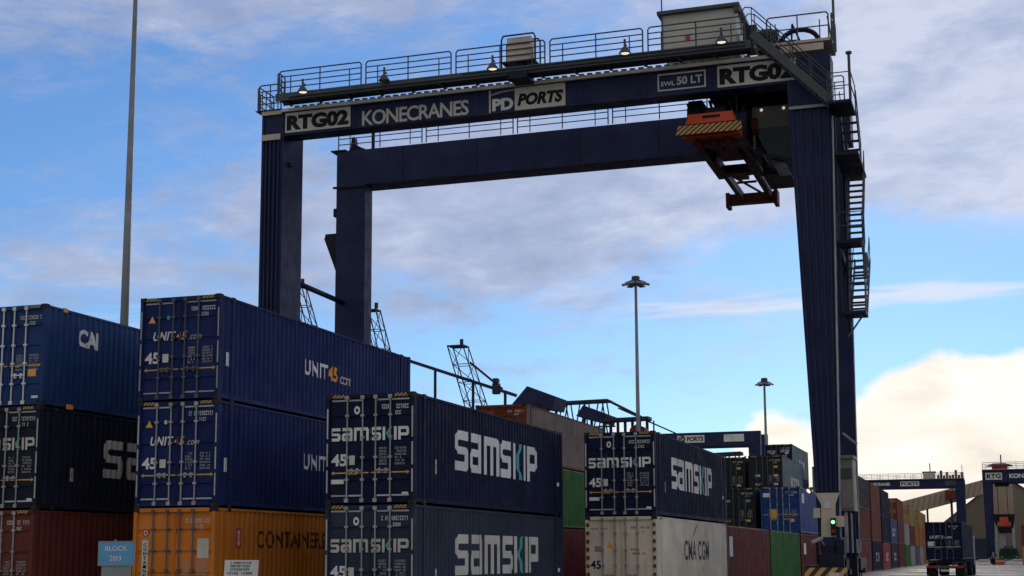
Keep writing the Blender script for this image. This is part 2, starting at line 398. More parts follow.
def front_mesh(name, poly, y, material, parent):         # on a face looking to -Y: u -> x, v -> z
    me = bpy.data.meshes.new(name); me.from_pydata([(u, y, v) for u, v in poly[0]], [], poly[1])
    bm = bmesh.new(); bm.from_mesh(me)
    for f in bm.faces:
        f.normal_update()
        if f.normal.y > 0: f.normal_flip()
    bm.to_mesh(me); bm.free(); return mobj(name, me, material, parent)

# ------------------------------------------------------------------ shipping containers
CP = .278
def corr(y):                           # depth of the side sheet at distance y from the panel start
    t = (y % CP)/CP
    a, b, c = .26, .50, .76
    if t < a: return 0.
    if t < b: return .036*(t-a)/(b-a)
    if t < c: return .036
    return .036*(1-(t-c)/(1-c))
def corr_breaks(L0, L1):
    r = []; k = 0
    while k*CP < L1-L0:
        for t in (0, .26, .50, .76):
            y = L0+(k+t)*CP
            if L0 <= y <= L1: r.append(y)
        k += 1
    if r[-1] < L1-1e-4: r.append(L1)
    return r
def side_mb(L, W, H, sgn, flat=False):
    b = MB(); y0, y1 = .165, L-.165; z0, z1 = .158, H-.085
    ys = [y0, y1] if flat else corr_breaks(y0, y1); X = W/2-.010
    V = []
    for y in ys:
        x = sgn*(X-(0 if flat else corr(y-y0))); V += [(x, y, z0), (x, y, z1)]
    b.add(V, [(2*i, 2*i+2, 2*i+3, 2*i+1) for i in range(len(ys)-1)])
    return b
def side_mesh(name, poly, L, W, material, parent, flat=False):   # lettering laid onto the corrugated right side: u -> y, v -> z
    me = bpy.data.meshes.new(name); me.from_pydata([(0, u, v) for u, v in poly[0]], [], poly[1])
    bm = bmesh.new(); bm.from_mesh(me)
    u0 = min(p[0] for p in poly[0]); u1 = max(p[0] for p in poly[0]); y0 = .165
    if not flat:
        for y in corr_breaks(y0, L-.165):
            if u0 < y < u1:
                bmesh.ops.bisect_plane(bm, geom=bm.verts[:]+bm.edges[:]+bm.faces[:], plane_co=(0, y, 0), plane_no=(0, 1, 0), dist=1e-5)
    bmesh.ops.triangulate(bm, faces=bm.faces[:])
    for v in bm.verts: v.co.x = W/2-.010-(0 if flat else corr(v.co.y-y0))+.004
    for f in bm.faces:
        f.normal_update()
        if f.normal.x < 0: f.normal_flip()
    bm.to_mesh(me); bm.free(); return mobj(name, me, material, parent)
_cache = {}
def cached(key, fn):
    if key not in _cache: _cache[key] = fn()
    return _cache[key]
def frame_mb(L, W, H, long45):
    b = MB(); h = W/2; p = .16
    for sx in (-1, 1):
        for y0 in (0, L-.16):
            b.box(min(sx*h, sx*(h-.10)), max(sx*h, sx*(h-.10)), y0, y0+.16, .122, H-.122)
        a, c = sorted((sx*h, sx*(h-.06)))
        b.box(a, c, .18, L-.18, H-.088, H-.026)          # top side rail
        a, c = sorted((sx*(h-.012), sx*(h-.06)))
        b.box(a, c, .18, L-.18, .048, .158)              # bottom side rail
        if long45:
            for y in (.70, L-.86):
                a, c = sorted((sx*(h-.002), sx*(h-.05))); b.box(a, c, y, y+.16, .160, H-.088)
    b.box(-h+.18, h-.18, .0, .10, H-.125, H-.018); b.box(-h+.18, h-.18, .0, .12, .035, .135)     # header and sill
    b.box(-h+.18, h-.18, L-.10, L, H-.11, H-.004); b.box(-h+.18, h-.18, L-.12, L, .01, .15)
    for i in range(int(L/1.2)): b.box(-h+.06, h-.06, .6+i*1.2, .68+i*1.2, .02, .14)              # floor bearers
    b.box(-h+.05, h-.05, .12, L-.12, .141, .157)
    return b
def roof_mb(L, W, H):
    b = MB(); h = W/2-.06; n = int((L-.3)/.21); V = []
    for i in range(n+1):
        y = .15+i*(L-.3)/n; z = H-.012-(.018 if i % 2 else 0); V += [(-h, y, z), (h, y, z)]
    b.add(V, [(2*i, 2*i+1, 2*i+3, 2*i+2) for i in range(n)]); return b
def end_mb(L, W, H):
    b = MB(); h = W/2-.1; n = 16; V = []
    for i in range(n+1):
        x = -h+2*h*i/n; y = L-.05-(.03 if i % 2 else 0); V += [(x, y, .14), (x, y, H-.11)]
    b.add(V, [(2*i, 2*i+1, 2*i+3, 2*i+2) for i in range(n)]); return b
DY = .062                                                # door sheet plane
RODS = (-.258, -.082, .066, .232)
def door_mb(x0, x1, H, reefer=False):
    b = MB(); z0, z1 = .145, H-.135; hh = z1-z0
    zs = [(z0, 0)]
    for fr in (() if reefer else (.16, .36, .58, .80)):
        zc = z0+fr*hh; zs += [(zc-.075, 0), (zc-.045, .028), (zc+.045, .028), (zc+.075, 0)]
    zs += [(z1, 0)]
    V = []
    for z, d in zs: V += [(x0, DY+d, z), (x1, DY+d, z)]
    b.add(V, [(2*i, 2*i+1, 2*i+3, 2*i+2) for i in range(len(zs)-1)])
    b.box(x0, x0+.035, DY-.014, DY+.04, z0, z1); b.box(x1-.035, x1, DY-.014, DY+.04, z0, z1)      # gasket edges
    b.box(x0+.036, x1-.036, DY-.010, DY+.04, z0-.003, z0+.035); b.box(x0+.036, x1-.036, DY-.010, DY+.04, z1-.035, z1+.003)
    return b
def rod_mb(x, H):
    b = MB(); b.tube((x, DY-.05, .07), (x, DY-.05, H-.07), .021, 6)
    for z in (.10, H-.10): b.box(x-.055, x+.055, DY-.085, DY-.018, z-.05, z+.05)
    for fr in (.22, .42, .60, .80): b.box(x-.05, x+.05, DY-.078, DY-.012, fr*H-.03, fr*H+.03)
    return b
def handle_mb(x, H, s):
    b = MB(); z = .305*H; b.bar((x, DY-.085, z), (x+s*.42, DY-.06, z-.02), .025, .035); b.box(x+s*.30-.03, x+s*.30+.03, DY-.07, DY-.01, z-.09, z+.05); return b
def castings(L, W, H):
    r = []; h = W/2
    for sx in (-1, 1):
        for y0 in (-.004, L-.174):
            for z0 in (0, H-.118):
                b = MB(); a, c = sorted((sx*(h+.004), sx*(h-.162))); b.box(a, c, y0, y0+.178, z0, z0+.118)
                # the oval holes, as dark recessed plates would read: a short sunk slot on the outer faces
                r.append(b)
    return r
def container(label, xr, y, z, L=13.716, W=2.5, H=2.896, col='navy', side=None, door=None, detail=2, rod='rod', name='shipping_container',
              group=None, tape=None, marks=None, hatch=True, flat=False, rz=0.):
    """xr: x of the right side, y: door end, z: underside."""
    t = thing(name, label, 'container', (xr-W/2, y, z), group, rz)
    k = (round(L,2), round(W,2), round(H,2)); cm = M[col]; sm = M[side or col]; dm = M[door or col]
    long45 = L > 13
    def P(nm, fn, m, par, extra=()):
        me = cached((nm, k, m.name)+tuple(extra), lambda: fn().mesh(nm)); return mobj(nm, me, m, par)
    P('frame', lambda: frame_mb(L, W, H, long45), cm, t)
    P('side_panel', lambda: side_mb(L, W, H, 1, flat), sm, t, (1, flat)); P('side_panel', lambda: side_mb(L, W, H, -1, flat), sm, t, (-1, flat))
    P('roof', lambda: roof_mb(L, W, H), cm, t); P('end_panel', lambda: end_mb(L, W, H), cm, t)
    xs = [r*W for r in RODS]; rm = M[rod]
    for i, (x0, x1) in enumerate(((-W/2+.105, -.008), (.008, W/2-.105))):
        d = P('door', lambda: door_mb(x0, x1, H, flat), dm, t, (i, flat))
        if detail >= 1:
            for j in (0, 1):
                x = xs[2*i+j]; P('locking_rod', lambda: rod_mb(x, H), rm, d, (i, j))
                if detail >= 2: P('handle', lambda: handle_mb(x, H, -1 if j else 1), rm, d, (i, j))
    if detail >= 1:
        for i, b in enumerate(castings(L, W, H)):
            P('corner_casting', lambda: b, M['casting'], t, (i,))
        if long45 and detail >= 2:
            def mid():
                b = MB()
                for sx in (-1, 1):
                    for y0 in (.69, L-.87):
                        a, c = sorted((sx*(W/2+.003), sx*(W/2-.05)))
                        b.box(a, c, y0, y0+.178, H-.12, H); b.box(a, c, y0, y0+.178, .0, .12)
                return b
            P('intermediate_casting', mid, M['casting'], t)
    if hatch and detail >= 1:
        y = -.003
        for q in ((-W/2+.19, -W/2+.55, H-.108, H-.026), (W/2-.55, W/2-.19, H-.108, H-.026)): front_mesh('hazard_hatch', rects([q]), -.004, M['hazard_small'], t)
    if tape:
        rs = []
        edges = [-W/2+.15, xs[0]-.03, xs[0]+.03, xs[1]-.03, xs[2]+.03, xs[3]-.03, xs[3]+.03, W/2-.15]
        for a, c in zip(edges[::2], edges[1::2]): rs += [(a, c, H-.195, H-.150), (a, c, .205, .245)]
        for x in (-W/2+.025, W/2-.065):
            for a, c in ((.30, .90), (1.0, 1.60), (1.72, H-.38)): rs.append((x, x+.040, a, c))
        for i, q in enumerate(rs): front_mesh('reflective_tape', rects([q]), DY-.018 if i < 8 else -.003, M['tape' if tape == 'paintw' else 'print'], t)
    if marks:
        rnd = random.Random(marks); g = lambda fx: (fx-.5)*W; zt = lambda fz: H*(1-fz); mk = M['paintw']
        front_mesh('number_marking', join([glyphs(g(.63), g(.715), zt(.145), zt(.105), 4, rnd), glyphs(g(.745), g(.935), zt(.145), zt(.105), 8, rnd), glyphs(g(.76), g(.85), zt(.20), zt(.165), 4, rnd)]), DY-.004, M['tape'], t)
        rs = []
        for i in range(6):
            rs.append(glyphs(g(.60), g(.69), zt(.51+.028*i), zt(.492+.028*i), 5, rnd)); rs.append(glyphs(g(.78), g(.91), zt(.51+.028*i), zt(.492+.028*i), 7, rnd))
        front_mesh('data_panel', join(rs), DY-.004, M['print'], t)
    return t
def door_text(t, s, W, H, fx0, fx1, fz0, fz1, m, bold=.02, shear=0., nm='lettering'):
    return front_mesh(nm, place(text_polys(s, bold, shear), (fx0-.5)*W, (fx1-.5)*W, H*(1-fz1), H*(1-fz0)), DY-.0045, M[m], t)
def plate(t, W, rs, m, nm='sticker', y=DY-.005): return front_mesh(nm, rects(rs), y, M[m], t)
def tri(t, W, H, fx, fz, s, m='amber'):
    x = (fx-.5)*W; z = H*(1-fz); return front_mesh('warning_triangle', ([(x-s, z-s*.8), (x+s, z-s*.8), (x, z+s)], [(0,1,2)]), DY-.005, M[m], t)
def arrow(t, W, H, fz=.672):
    z = H*(1-fz); a, b = -.45*W, .45*W
    V, Fc = rects([(a+.10, b-.10, z-.016, z+.016), (-.20*W-.12, -.20*W+.12, z+.017, z+.048), (-.20*W-.12, -.20*W+.12, z-.048, z-.017)])
    n = len(V); V += [(a, z), (a+.099, z-.05), (a+.099, z+.05), (b, z), (b-.099, z+.05), (b-.099, z-.05)]; Fc += [(n,n+1,n+2), (n+3,n+4,n+5)]
    return front_mesh('width_arrow', (V, Fc), DY-.006, M['yellow'], t)
def oval(t, W, H, fx, fz, rx, rz, m='paintw', hole=.45):
    x = (fx-.5)*W; z = H*(1-fz); n = 14
    V = [(x+rx*math.cos(2*math.pi*i/n), z+rz*math.sin(2*math.pi*i/n)) for i in range(n)]+[(x+hole*rx*math.cos(2*math.pi*i/n), z+hole*rz*math.sin(2*math.pi*i/n)) for i in range(n)]
    return front_mesh('emblem', (V, [(i, (i+1)%n, (i+1)%n+n, i+n) for i in range(n)]), DY-.0045, M[m], t)
def side_plate(t, L, W, y0, y1, z0, z1, m, nm='placard'): return side_mesh(nm, rects([(y0, y1, z0, z1)]), L, W, M[m], t)

XA, XA2, XB, XB2, XC, XD = -25.12, -22.4, -19.70, -16.90, -14.07, -11.24
T = 2.900; L45 = 13.716; L40 = 12.192; W40 = 2.438
def samskip_box(label, xr, y, z, col, marks, white='paintw', side_u=(3.1, 11.0), L=L45, emblem=True, group='navy containers with bold white and teal lettering'):
    t = container(label, xr, y, z, L, 2.5, col=col, tape='paintw', marks=marks, group=group); W, H = 2.5, 2.896
    for nm, m in (('white', white), ('teal', 'teal')):
        front_mesh('lettering', place(samskip(nm), -.465*W, .435*W, H*(1-.428), H*(1-.308)), DY-.0045, M[m], t)
        side_mesh('lettering', place(samskip(nm), side_u[0], side_u[1], 1.03, 2.16), L, W, M[m], t)
    door_text(t, '45', W, H, .055, .235, .545, .655, 'paintw', .03)
    plate(t, W, [(-.20*W-.10, -.20*W+.06, H*(1-.645), H*(1-.56))], 'painty')
    arrow(t, W, H, .717)
    plate(t, W, [(-.45*W, -.45*W+.38, H*(1-.815), H*(1-.775))], 'paintw'); plate(t, W, [(-.45*W, -.45*W+.36, H*(1-.885), H*(1-.822))], 'black')
    plate(t, W, [(.36*W, .43*W, H*(1-.925), H*(1-.895))], 'paintw')
    if emblem: oval(t, W, H, .345, .15, .085, .11)
    side_plate(t, L, W, 1.55, 1.75, .84, 1.22, 'painty'); side_mesh('placard', rects([(1.60, 1.70, .95, 1.12)]), L, W, M['redm'], t).location.x = .003
    side_plate(t, L, W, L-.55, L-.36, 1.02, 1.14, 'paintw')
    return t
samskip_box('navy container with bright white lettering and teal chevron, upper of the pair in front', XC, 34.70, T, 'navy', 1, side_u=(3.15, 10.75))
samskip_box('faded navy container with greyish doors and yellowed lettering, lower of the pair in front', XC, 34.72, 0, 'navy_old', 2, 'painty', side_u=(3.15, 10.9))
samskip_box('navy white lettered container standing on the white refrigerated container', XD+.42, 48.6, T, 'navy', 3, side_u=(2.7, 10.7))
samskip_box('blackish white lettered container between a bright navy one above and a red one below', XA, 34.15, T, 'black_blue', 4, 'painty', side_u=(3.2, 11.0), emblem=False)

def unit45(label, z, marks, y, alt):
    t = container(label, XB, y, z, L45, 2.5, col='unit_blue', tape='lgrey' if alt else 'paintw', marks=marks, rod='rod_dark' if alt else 'rod', group='navy containers with white and orange lettering'); W, H = 2.5, 2.896
    def word(fn, u0, u1, v0, v1, sh):
        w = u1-u0
        fn('UNIT', u0, u0+w*.47, v0, v1, 'paintw', sh); fn('45', u0+w*.485, u0+w*.70, v0, v1, 'amber', sh); fn('.com', u0+w*.73, u1, v0, v0+(v1-v0)*.50, 'painty', sh)
    word(lambda s, a, b, c, d, m, sh: front_mesh('lettering', place(text_polys(s, .0 if s == '.com' else .03, sh, 1.12), a, b, c, d), DY-.0045, M[m], t), -.34*W, .265*W, H*(1-.42), H*(1-.335), .25)
    word(lambda s, a, b, c, d, m, sh: side_mesh('lettering', place(text_polys(s, .0 if s == '.com' else .035, 0, 1.08), a, b, c, d), L45, W, M[m], t), 5.25, 8.65, 1.28, 1.76, 0)
    door_text(t, '45', W, H, .06, .245, .53, .64, 'paintw', .03)
    plate(t, W, [(-.21*W-.02, -.21*W+.17, H*(1-.63), H*(1-.55))], 'painty')
    arrow(t, W, H, .70)
    tri(t, W, H, .14, .215, .11); oval(t, W, H, .345, .20, .05, .06, 'teal' if alt else 'paintw', .3)
    for i in range(2): side_plate(t, L45, W, .42+.12*i, .50+.12*i, .95, 1.33, 'paintw')
    side_mesh('placard', rects([(.515, .53, 1.05, 1.2)]), L45, W, M['redm'], t)
    return t
unit45('navy container with dark locking rods and orange 45 lettering, topmost of the three high stack', 2*T, 5, 34.50, True)
unit45('navy container with white edge tape and orange 45 lettering, resting on the orange container', T, 6, 34.52, False)

t = container('orange container with lettered white strip on its door, under two navy containers', XB, 34.50, 0, L45, 2.5, col='orange', rod='rod_dark', marks=8, hatch=False)
W, H = 2.5, 2.896
plate(t, W, [(-.40*W, -.40*W+.20, .35, H*(1-.30))], 'painty')
st = 'CONTAINERSHIPS'
for i, ch in enumerate(st):
    zc = H*(1-.33)-i*.118
    front_mesh('lettering', place(text_polys(ch, .03), -.40*W+.05, -.40*W+.15, zc-.085, zc), DY-.009, M['black'], t)
plate(t, W, [(-.39*W, -.39*W+.17, H*(1-.265), H*(1-.205))], 'redm'); plate(t, W, [(-.39*W+.035, -.39*W+.135, H*(1-.255), H*(1-.215))], 'paintw', y=DY-.008); plate(t, W, [(-.39*W+.06, -.39*W+.11, H*(1-.248), H*(1-.222))], 'black', y=DY-.011)
plate(t, W, [(.28*W, .42*W, H*(1-.47), H*(1-.29))], 'painty')
plate(t, W, [(.02*W, .2*W, H*(1-.85), H*(1-.73))], 'yellow')
side_mesh('lettering', place(text_polys('CONTAINERSHIPS', .02), 2.4, 8.3, 1.80, 2.30), L45, W, M['brown_ink'], t)
side_plate(t, L45, W, 1.22, 1.52, 1.80, 2.36, 'redm'); b_ = side_mesh('placard', rects([(1.28, 1.46, 1.88, 2.28)]), L45, W, M['paintw'], t); b_.location.x = .003
b_ = side_mesh('placard', rects([(1.32, 1.42, 1.96, 2.2)]), L45, W, M['unit_blue'], t); b_.location.x = .006

# left stack
t = container('bright navy container with three white letters, on top of the stack beside the light mast', XA, 34.25, 2*T, L40, W40, col='cai_blue', rod='paintw', marks=9, group='containers of the leftmost stack')
side_mesh('lettering', place(text_polys('CAI', .04, 0, .9), 1.62, 2.62, 1.88, 2.42), L40, W40, M['paintw'], t)
plate(t, W40, [(.27*W40, .38*W40, H*(1-.71), H*(1-.64))], 'amber'); arrow(t, W40, H, .60); plate(t, W40, [(.33*W40, .42*W40, H*(1-.925), H*(1-.90))], 'paintw')
b_ = MB().box(W40/2-.03, W40/2+.006, .82, 1.02, H-.12, H+.004).build('rail_casting', M['amber'], t)
b_ = MB().box(W40/2-.03, W40/2+.006, 1.15, 1.45, .0, .14).build('rail_casting', M['amber'], t)
t = container('oxide red container with pale rods on the ground behind the light blue sign', XA, 34.1, 0, L40, W40, col='rust_red', marks=10, group='containers of the leftmost stack')

# white reefer under the middle SAMSKIP
t = container('rust streaked white refrigerated container with dark side lettering, on the ground', XD+.42, 48.6, 0, L45, 2.5, col='white', rod='lgrey', flat=True, hatch=False, name='refrigerated_container')
door_text(t, '45', W, H, .06, .21, .52, .62, 'unit_blue', .03); tri(t, W, H, .34, .34, .12)
plate(t, W, [(-.38*W, -.38*W+.25, H*(1-.42), H*(1-.35))], 'lgrey')
rnd = random.Random(4)
front_mesh('number_marking', join([glyphs(-.42*W, -.18*W, H*.845, H*.86, 7, rnd), glyphs(.14*W, .24*W, H*.85, H*.875, 4, rnd), glyphs(.28*W, .40*W, H*.85, H*.875, 6, rnd), glyphs(.29*W, .36*W, H*.80, H*.825, 4, rnd), glyphs(.12*W, .25*W, H*.60, H*.62, 6, rnd), glyphs(.12*W, .35*W, H*.55, H*.57, 8, rnd)]), DY-.005, M['black'], t)
side_mesh('lettering', place(text_polys('CMA CGM', .025, 0, 1.08), 4.7, 9.6, 1.36, 2.12), L45, W, M['navy_old'], t, True)
V = [(6.25, 2.22), (6.55, 2.30), (7.35, 2.74), (6.95, 2.62)]; side_mesh('emblem', (V, [(0,1,2,3)]), L45, W, M['black'], t, True)
V = [(7.6, .62), (7.9, .80), (8.6, 1.20), (8.2, 1.02)]; side_mesh('emblem', (V, [(0,1,2,3)]), L45, W, M['black'], t, True)
def rusted():
    b = MB()
    for sx in (-1, 1):
        for i in range(9): a, c = sorted((sx*(W/2-.13), sx*(W/2-.03))); b.box(a, c, -.02, .05, .3+.28*i, .42+.28*i)
    return b
rusted().each('hinge', M['rust_brown'], t)

# rust/grey container high behind the front pair
t = container('rust brown container with greyish side on top of the green container behind', XB, 62.05, 2*T, L45, W40, 2.591, col='rust_brown', side='taupe', marks=11, hatch=False, rod='rust_brown')
front_mesh('emblem', rects([(-.42*W40, -.14*W40, 1.93, 2.28)]), DY-.03, M['redm'], t); front_mesh('emblem', rects([(-.38*W40, -.18*W40, 1.84, 1.93), (-.36*W40, -.20*W40, 2.07, 2.14)]), DY-.033, M['paintw'], t)
container('green container under the rust brown container, behind the navy pair in front', XB, 62.05, T, L45, W40, col='green', marks=12, hatch=False)
container('dark red container at the bottom under the green container, behind the front pair', XB, 62.05, 0, L45, W40, col='dark_red', marks=13, hatch=False)
container('orange container peeping over the upper navy front container, beside the rust brown one', XA2-.1, 63.0, 2*T-.3, L40, W40, 2.591, col='orange', rod='rod_dark', hatch=False)
container('grey blue container under the peeping orange container, hidden mostly', XA2-.1, 63.0, T-.3, L40, W40, col='steel_blue', hatch=False, detail=1)
container('dull purple container on the ground under the grey blue one', XA2-.1, 63.0, 0, L40, W40, 2.591, col='purple', hatch=False, detail=1)

# right-hand row behind the white reefer
G = 'containers along the lane behind the white refrigerated container'
t = container('dark red container on the ground directly behind the white refrigerated container', XD, 64.2, 0, L45, 2.5, col='dark_red', marks=14, group=G); side_plate(t, L45, 2.5, 1.5, 2.2, 1.5, 2.4, 'paintw')
container('dark green container on the ground between two red containers near the crane leg', XD, 78.5, 0, L40, W40, col='green', marks=15, group=G)
t = container('dark red container on the ground under the plain blue container', XD, 91.4, 0, L40, W40, col='dark_red', marks=16, group=G); side_plate(t, L40, W40, 1.5, 2.6, 1.6, 2.3, 'paintw')
t = container('plain blue container with yellow sticker on the door, beside the crane leg', XD, 91.5, T, L40, W40, col='blue', marks=17, group=G, rod='rod'); plate(t, W40, [(-.28*W40, -.10*W40, .95, 1.5)], 'yellow'); arrow(t, W40, H, .60)
plate(t, W40, [(.22*W40, .34*W40, .7, .9)], 'yellow'); plate(t, W40, [(-.45*W40, -.25*W40, 2.25, 2.5)], 'paintw'); side_plate(t, L40, W40, 1.2, 2.2, 1.9, 2.5, 'paintw')
def dark(label, xr, y, z, col='charcoal', side=None, mk=20, L=L40):
    t = container(label, xr, y, z, L, W40, col=col, side=side, marks=mk, group='dark containers stacked behind the lane', rod='rod_dark'); r = random.Random(mk)
    for i in range(3):
        for fx in (-.30, .22):
            if r.random() < .75: plate(t, W40, [(fx*W40, fx*W40+.34, .75+i*.62, .90+i*.62)], r.choice(['painty', 'lgrey', 'painty', 'yellow']))
    return t
dark('charcoal container with white marks, two high, just past the navy container on the white one', XC, 92.0, T, mk=21)
dark('charcoal container on the ground under the two high charcoal one', XC, 92.0, 0, mk=22)
for i in range(3): dark(['charcoal container at the bottom of the three high dark stack', 'charcoal container in the middle of the three high dark stack', 'charcoal container on top of the three high dark stack'][i], XB2, 106., i*T, mk=23+i)
for i in range(3): 
    t = dark(['dark grey container at the bottom of the stack with pale blue side', 'dark grey container in the middle of the stack with pale blue side', 'dark grey container with pale blue side and white side lettering'][i], XC, 105., i*T, side='steel_blue' if i == 2 else None, mk=27+i, L=L40)
    if i == 2:
        rr = random.Random(3); side_mesh('lettering', glyphs(4.6, 9.8, .75, 1.55, 5, rr), L40, W40, M['painty'], t)
for i in range(4):
    t = dark(['navy container at the bottom of the four high stack behind the lamp pole', 'navy container second from the bottom of the four high stack', 'navy container third up in the four high stack', 'navy container topmost of the four high stack beside the slim lamp pole'][i], XB2, 133., i*T, 'navy', 'steel_blue' if i == 3 else None, 31+i, L40)
    if i == 3:
        rr = random.Random(5); plate(t, W40, [(-.42*W40, -.12*W40, 2.1, 2.35), (.05*W40, .40*W40, 2.15, 2.4), (.12*W40, .30*W40, 1.2, 1.9)], 'lgrey'); side_mesh('lettering', glyphs(5, 9.5, 1.1, 1.75, 4, rr), L40, W40, M['painty'], t)
# far part of the same row, right of the crane leg
tiers = [['charcoal','red','navy','pink_red','black_blue','dark_red','green','lgrey','purple','lgrey','orange','tan'],
         ['rust_red','rust_red','rust_brown','cai_blue','blue','dark_red','lgrey','dark_red','orange','orange','orange','dark_red'],
         ['steel_blue','charcoal','rust_brown','cai_blue',None,'rust_brown',None,'tan',None,'tan','tan',None]]
cname = {'charcoal':'charcoal','red':'red','navy':'navy','pink_red':'pinkish red','black_blue':'near black','dark_red':'dark red','green':'green','lgrey':'light grey','purple':'dull purple','orange':'orange','tan':'tan yellow',
         'rust_red':'oxide red','rust_brown':'rust orange','cai_blue':'bright navy','blue':'plain blue','steel_blue':'grey blue'}
M['orange_far'] = mat('far_orange', (.36, .115, .014), .55, rust=.2)
M['red'] = mat('plain_red', (.14, .014, .014), .5, rust=.15)
ordn = ['first','second','third','fourth','fifth','sixth','seventh','eighth','ninth','tenth','eleventh','twelfth']
for ti, row in enumerate(tiers):
    for i, c in enumerate(row):
        if not c: continue
        t = container('%s container %s, %s along the far row past the crane leg' % (cname[c], ['on the ground','second tier','third tier'][ti], ordn[i]),
                  XD, 120.+14.1*i, ti*T, L40, W40, col={'orange':'orange_far','cai_blue':'navy','blue':'cai_blue'}.get(c, c), detail=1, hatch=False, group='containers in the far row', marks=60+ti*20+i)
        if ti == 0 and i in (2, 3, 4): rr = random.Random(i); side_mesh('lettering', glyphs(4.5, 8.5, .9, 1.8, 3, rr), L40, W40, M['painty'], t)
        if ti == 1 and i in (4,): rr = random.Random(i); side_mesh('lettering', glyphs(3, 9.5, .9, 1.8, 5, rr), L40, W40, M['painty'], t)
container('rust orange container second tier at the right edge of the picture', 6.6, 226., T, 6.06, W40, col='rust_brown', detail=1, hatch=False, group='orange containers at the right edge')
container('orange container on the ground at the right edge of the picture', 6.6, 226., 0, 6.06, W40, col='orange', detail=1, hatch=False, group='orange containers at the right edge')

# ------------------------------------------------------------------ ground
def structure(o): o['kind'] = 'structure'; return o
g = MB(); g.add([(-1500,-200,0),(1500,-200,0),(1500,3500,0),(-1500,3500,0)], [(0,1,2,3)]); structure(g.build('ground', M['asphalt']))
b = MB()
for i in range(40): b.box(.35, .50, 20+i*10, 25+i*10, .004, .006)
b.box(-7.9, -7.75, 5, 420, .004, .006); b.box(-3.9, -3.75, 5, 420, .004, .006); b.box(4.2, 4.35, 5, 420, .004, .006)
structure(b.build('road_markings', M['line']))

# ------------------------------------------------------------------ the big yard crane
def railing_mb(b, p, q, h=1.1, bars=(.0, .25, .50, .75, 1.0), panel=3.0, r=.032, gap=.22):
    p = Vector(p); q = Vector(q); n = max(1, round((q-p).length/panel)); d = (q-p)/n; L = d.length; u = d/L
    for i in range(n):
        a = p+d*i+u*gap/2; c = p+d*(i+1)-u*gap/2; ch = .10
        top = [a+Vector((0,0,h-ch)), a+u*ch*.8+Vector((0,0,h)), c-u*ch*.8+Vector((0,0,h)), c+Vector((0,0,h-ch))]
        b.path([a]+top+[c], r, 5)
        for k in bars[1:-1]: b.tube(a+Vector((0,0,h*k)), c+Vector((0,0,h*k)), r*.85, 5)
        b.tube(a+(c-a)*.5, a+(c-a)*.5+Vector((0,0,h)), r*.9, 5)
        b.tube(a+(c-a)*.14, a+(c-a)*.14+Vector((0,0,h*.75)), r*.8, 5); b.tube(a+(c-a)*.86, a+(c-a)*.86+Vector((0,0,h*.75)), r*.8, 5)
    return b
def wheel(par, x, y, r=.72, w=.42):
    o = MB(); n = 20; prof = [(-w/2, r*.60), (-w/2, r*.93), (-w*.36, r), (w*.36, r), (w/2, r*.93), (w/2, r*.60)]
    V = []; Fc = []
    for i in range(n):
        a = 2*math.pi*i/n
        for u, rr in prof: V.append((x+u, y+rr*math.cos(a), r+rr*math.sin(a)))
    k = len(prof)
    for i in range(n):
        for j in range(k): Fc.append((i*k+j, i*k+(j+1)%k, ((i+1)%n)*k+(j+1)%k, ((i+1)%n)*k+j))
    o.add(V, Fc); wo = o.build('wheel', M['rubber'], par, True, True)
    h = MB(); h.tube((x-w*.36, y, r), (x+w*.36, y, r), r*.60, 16); h.tube((x-w*.46, y, r), (x+w*.46, y, r), r*.24, 10); h.build('rim', M['galv'], wo, True)
    return wo
Y0 = 55.5
rtg = thing('gantry_crane', 'tall navy yard gantry crane lettered RTG02 spanning the container stacks in front', 'crane', (-17.4, 60., 0))
CE = lambda mb, nm, mt, par=rtg, smooth=False: mb.each(nm, M[mt], par, True, smooth)
C = lambda mb, nm, mt, par=rtg, smooth=False: mb.build(nm, M[mt], par, True, smooth)
# legs
b = MB(); b.box(-29.86, -28.80, Y0+.06, Y0+2.0, 1.9, 20.98)
leg = C(b, 'leg', 'crane')
r = MB()
for x in (-29.58, -29.38, -29.18, -28.98): r.box(x-.035, x+.035, Y0-.05, Y0+.058, 2.2, 20.0)
r.box(-29.83, -29.72, Y0+.0, Y0+.058, 2.2, 20.9)
C(r, 'stiffener', 'crane', leg)
p = MB(); p.box(-29.82, -28.86, Y0-.08, Y0+.057, 20.92, 21.10); p.box(-29.75, -28.88, Y0-.10, Y0-.052, 19.76, 20.02); CE(p, 'cover_plate', 'beige', leg)
k = MB()
for z in (19.9, 16.0, 12.4): k.box(-29.98, -29.862, Y0+.4, Y0+.7, z, z+.3)
k.box(-28.80, -28.66, Y0+.5, Y0+.75, 18.7, 18.85); CE(k, 'bracket', 'crane_dark', leg)
b = MB(); b.hexa([(-6.17,Y0+.06,2.0),(-5.40,Y0+.06,2.0),(-5.40,Y0+.8,2.0),(-6.17,Y0+.8,2.0)], [(-6.82,Y0+.06,20.98),(-5.07,Y0+.06,20.98),(-5.07,Y0+1.2,20.98),(-6.82,Y0+1.2,20.98)])
leg = C(b, 'leg', 'crane'); r = MB()
for f in (.08, .29, .50, .71, .92):
    xa = -6.21+.80*f; xb = -6.75+1.66*f; r.bar((xa, Y0+.02, 3.9), (xb, Y0+.02, 19.0), .075, .08)
C(r, 'stiffener', 'crane', leg)
e = MB(); e.bar((-5.34, Y0-.02, 3.9), (-5.05, Y0-.02, 18.4), .05, .08); C(e, 'highlight_tray', 'galv', leg)  # grey tray strip added for the pipe highlights down the leg's right edge
p = MB(); p.box(-6.72, -5.06, Y0-.10, Y0-.02, 18.80, 18.92); CE(p, 'cover_plate', 'galv', leg)
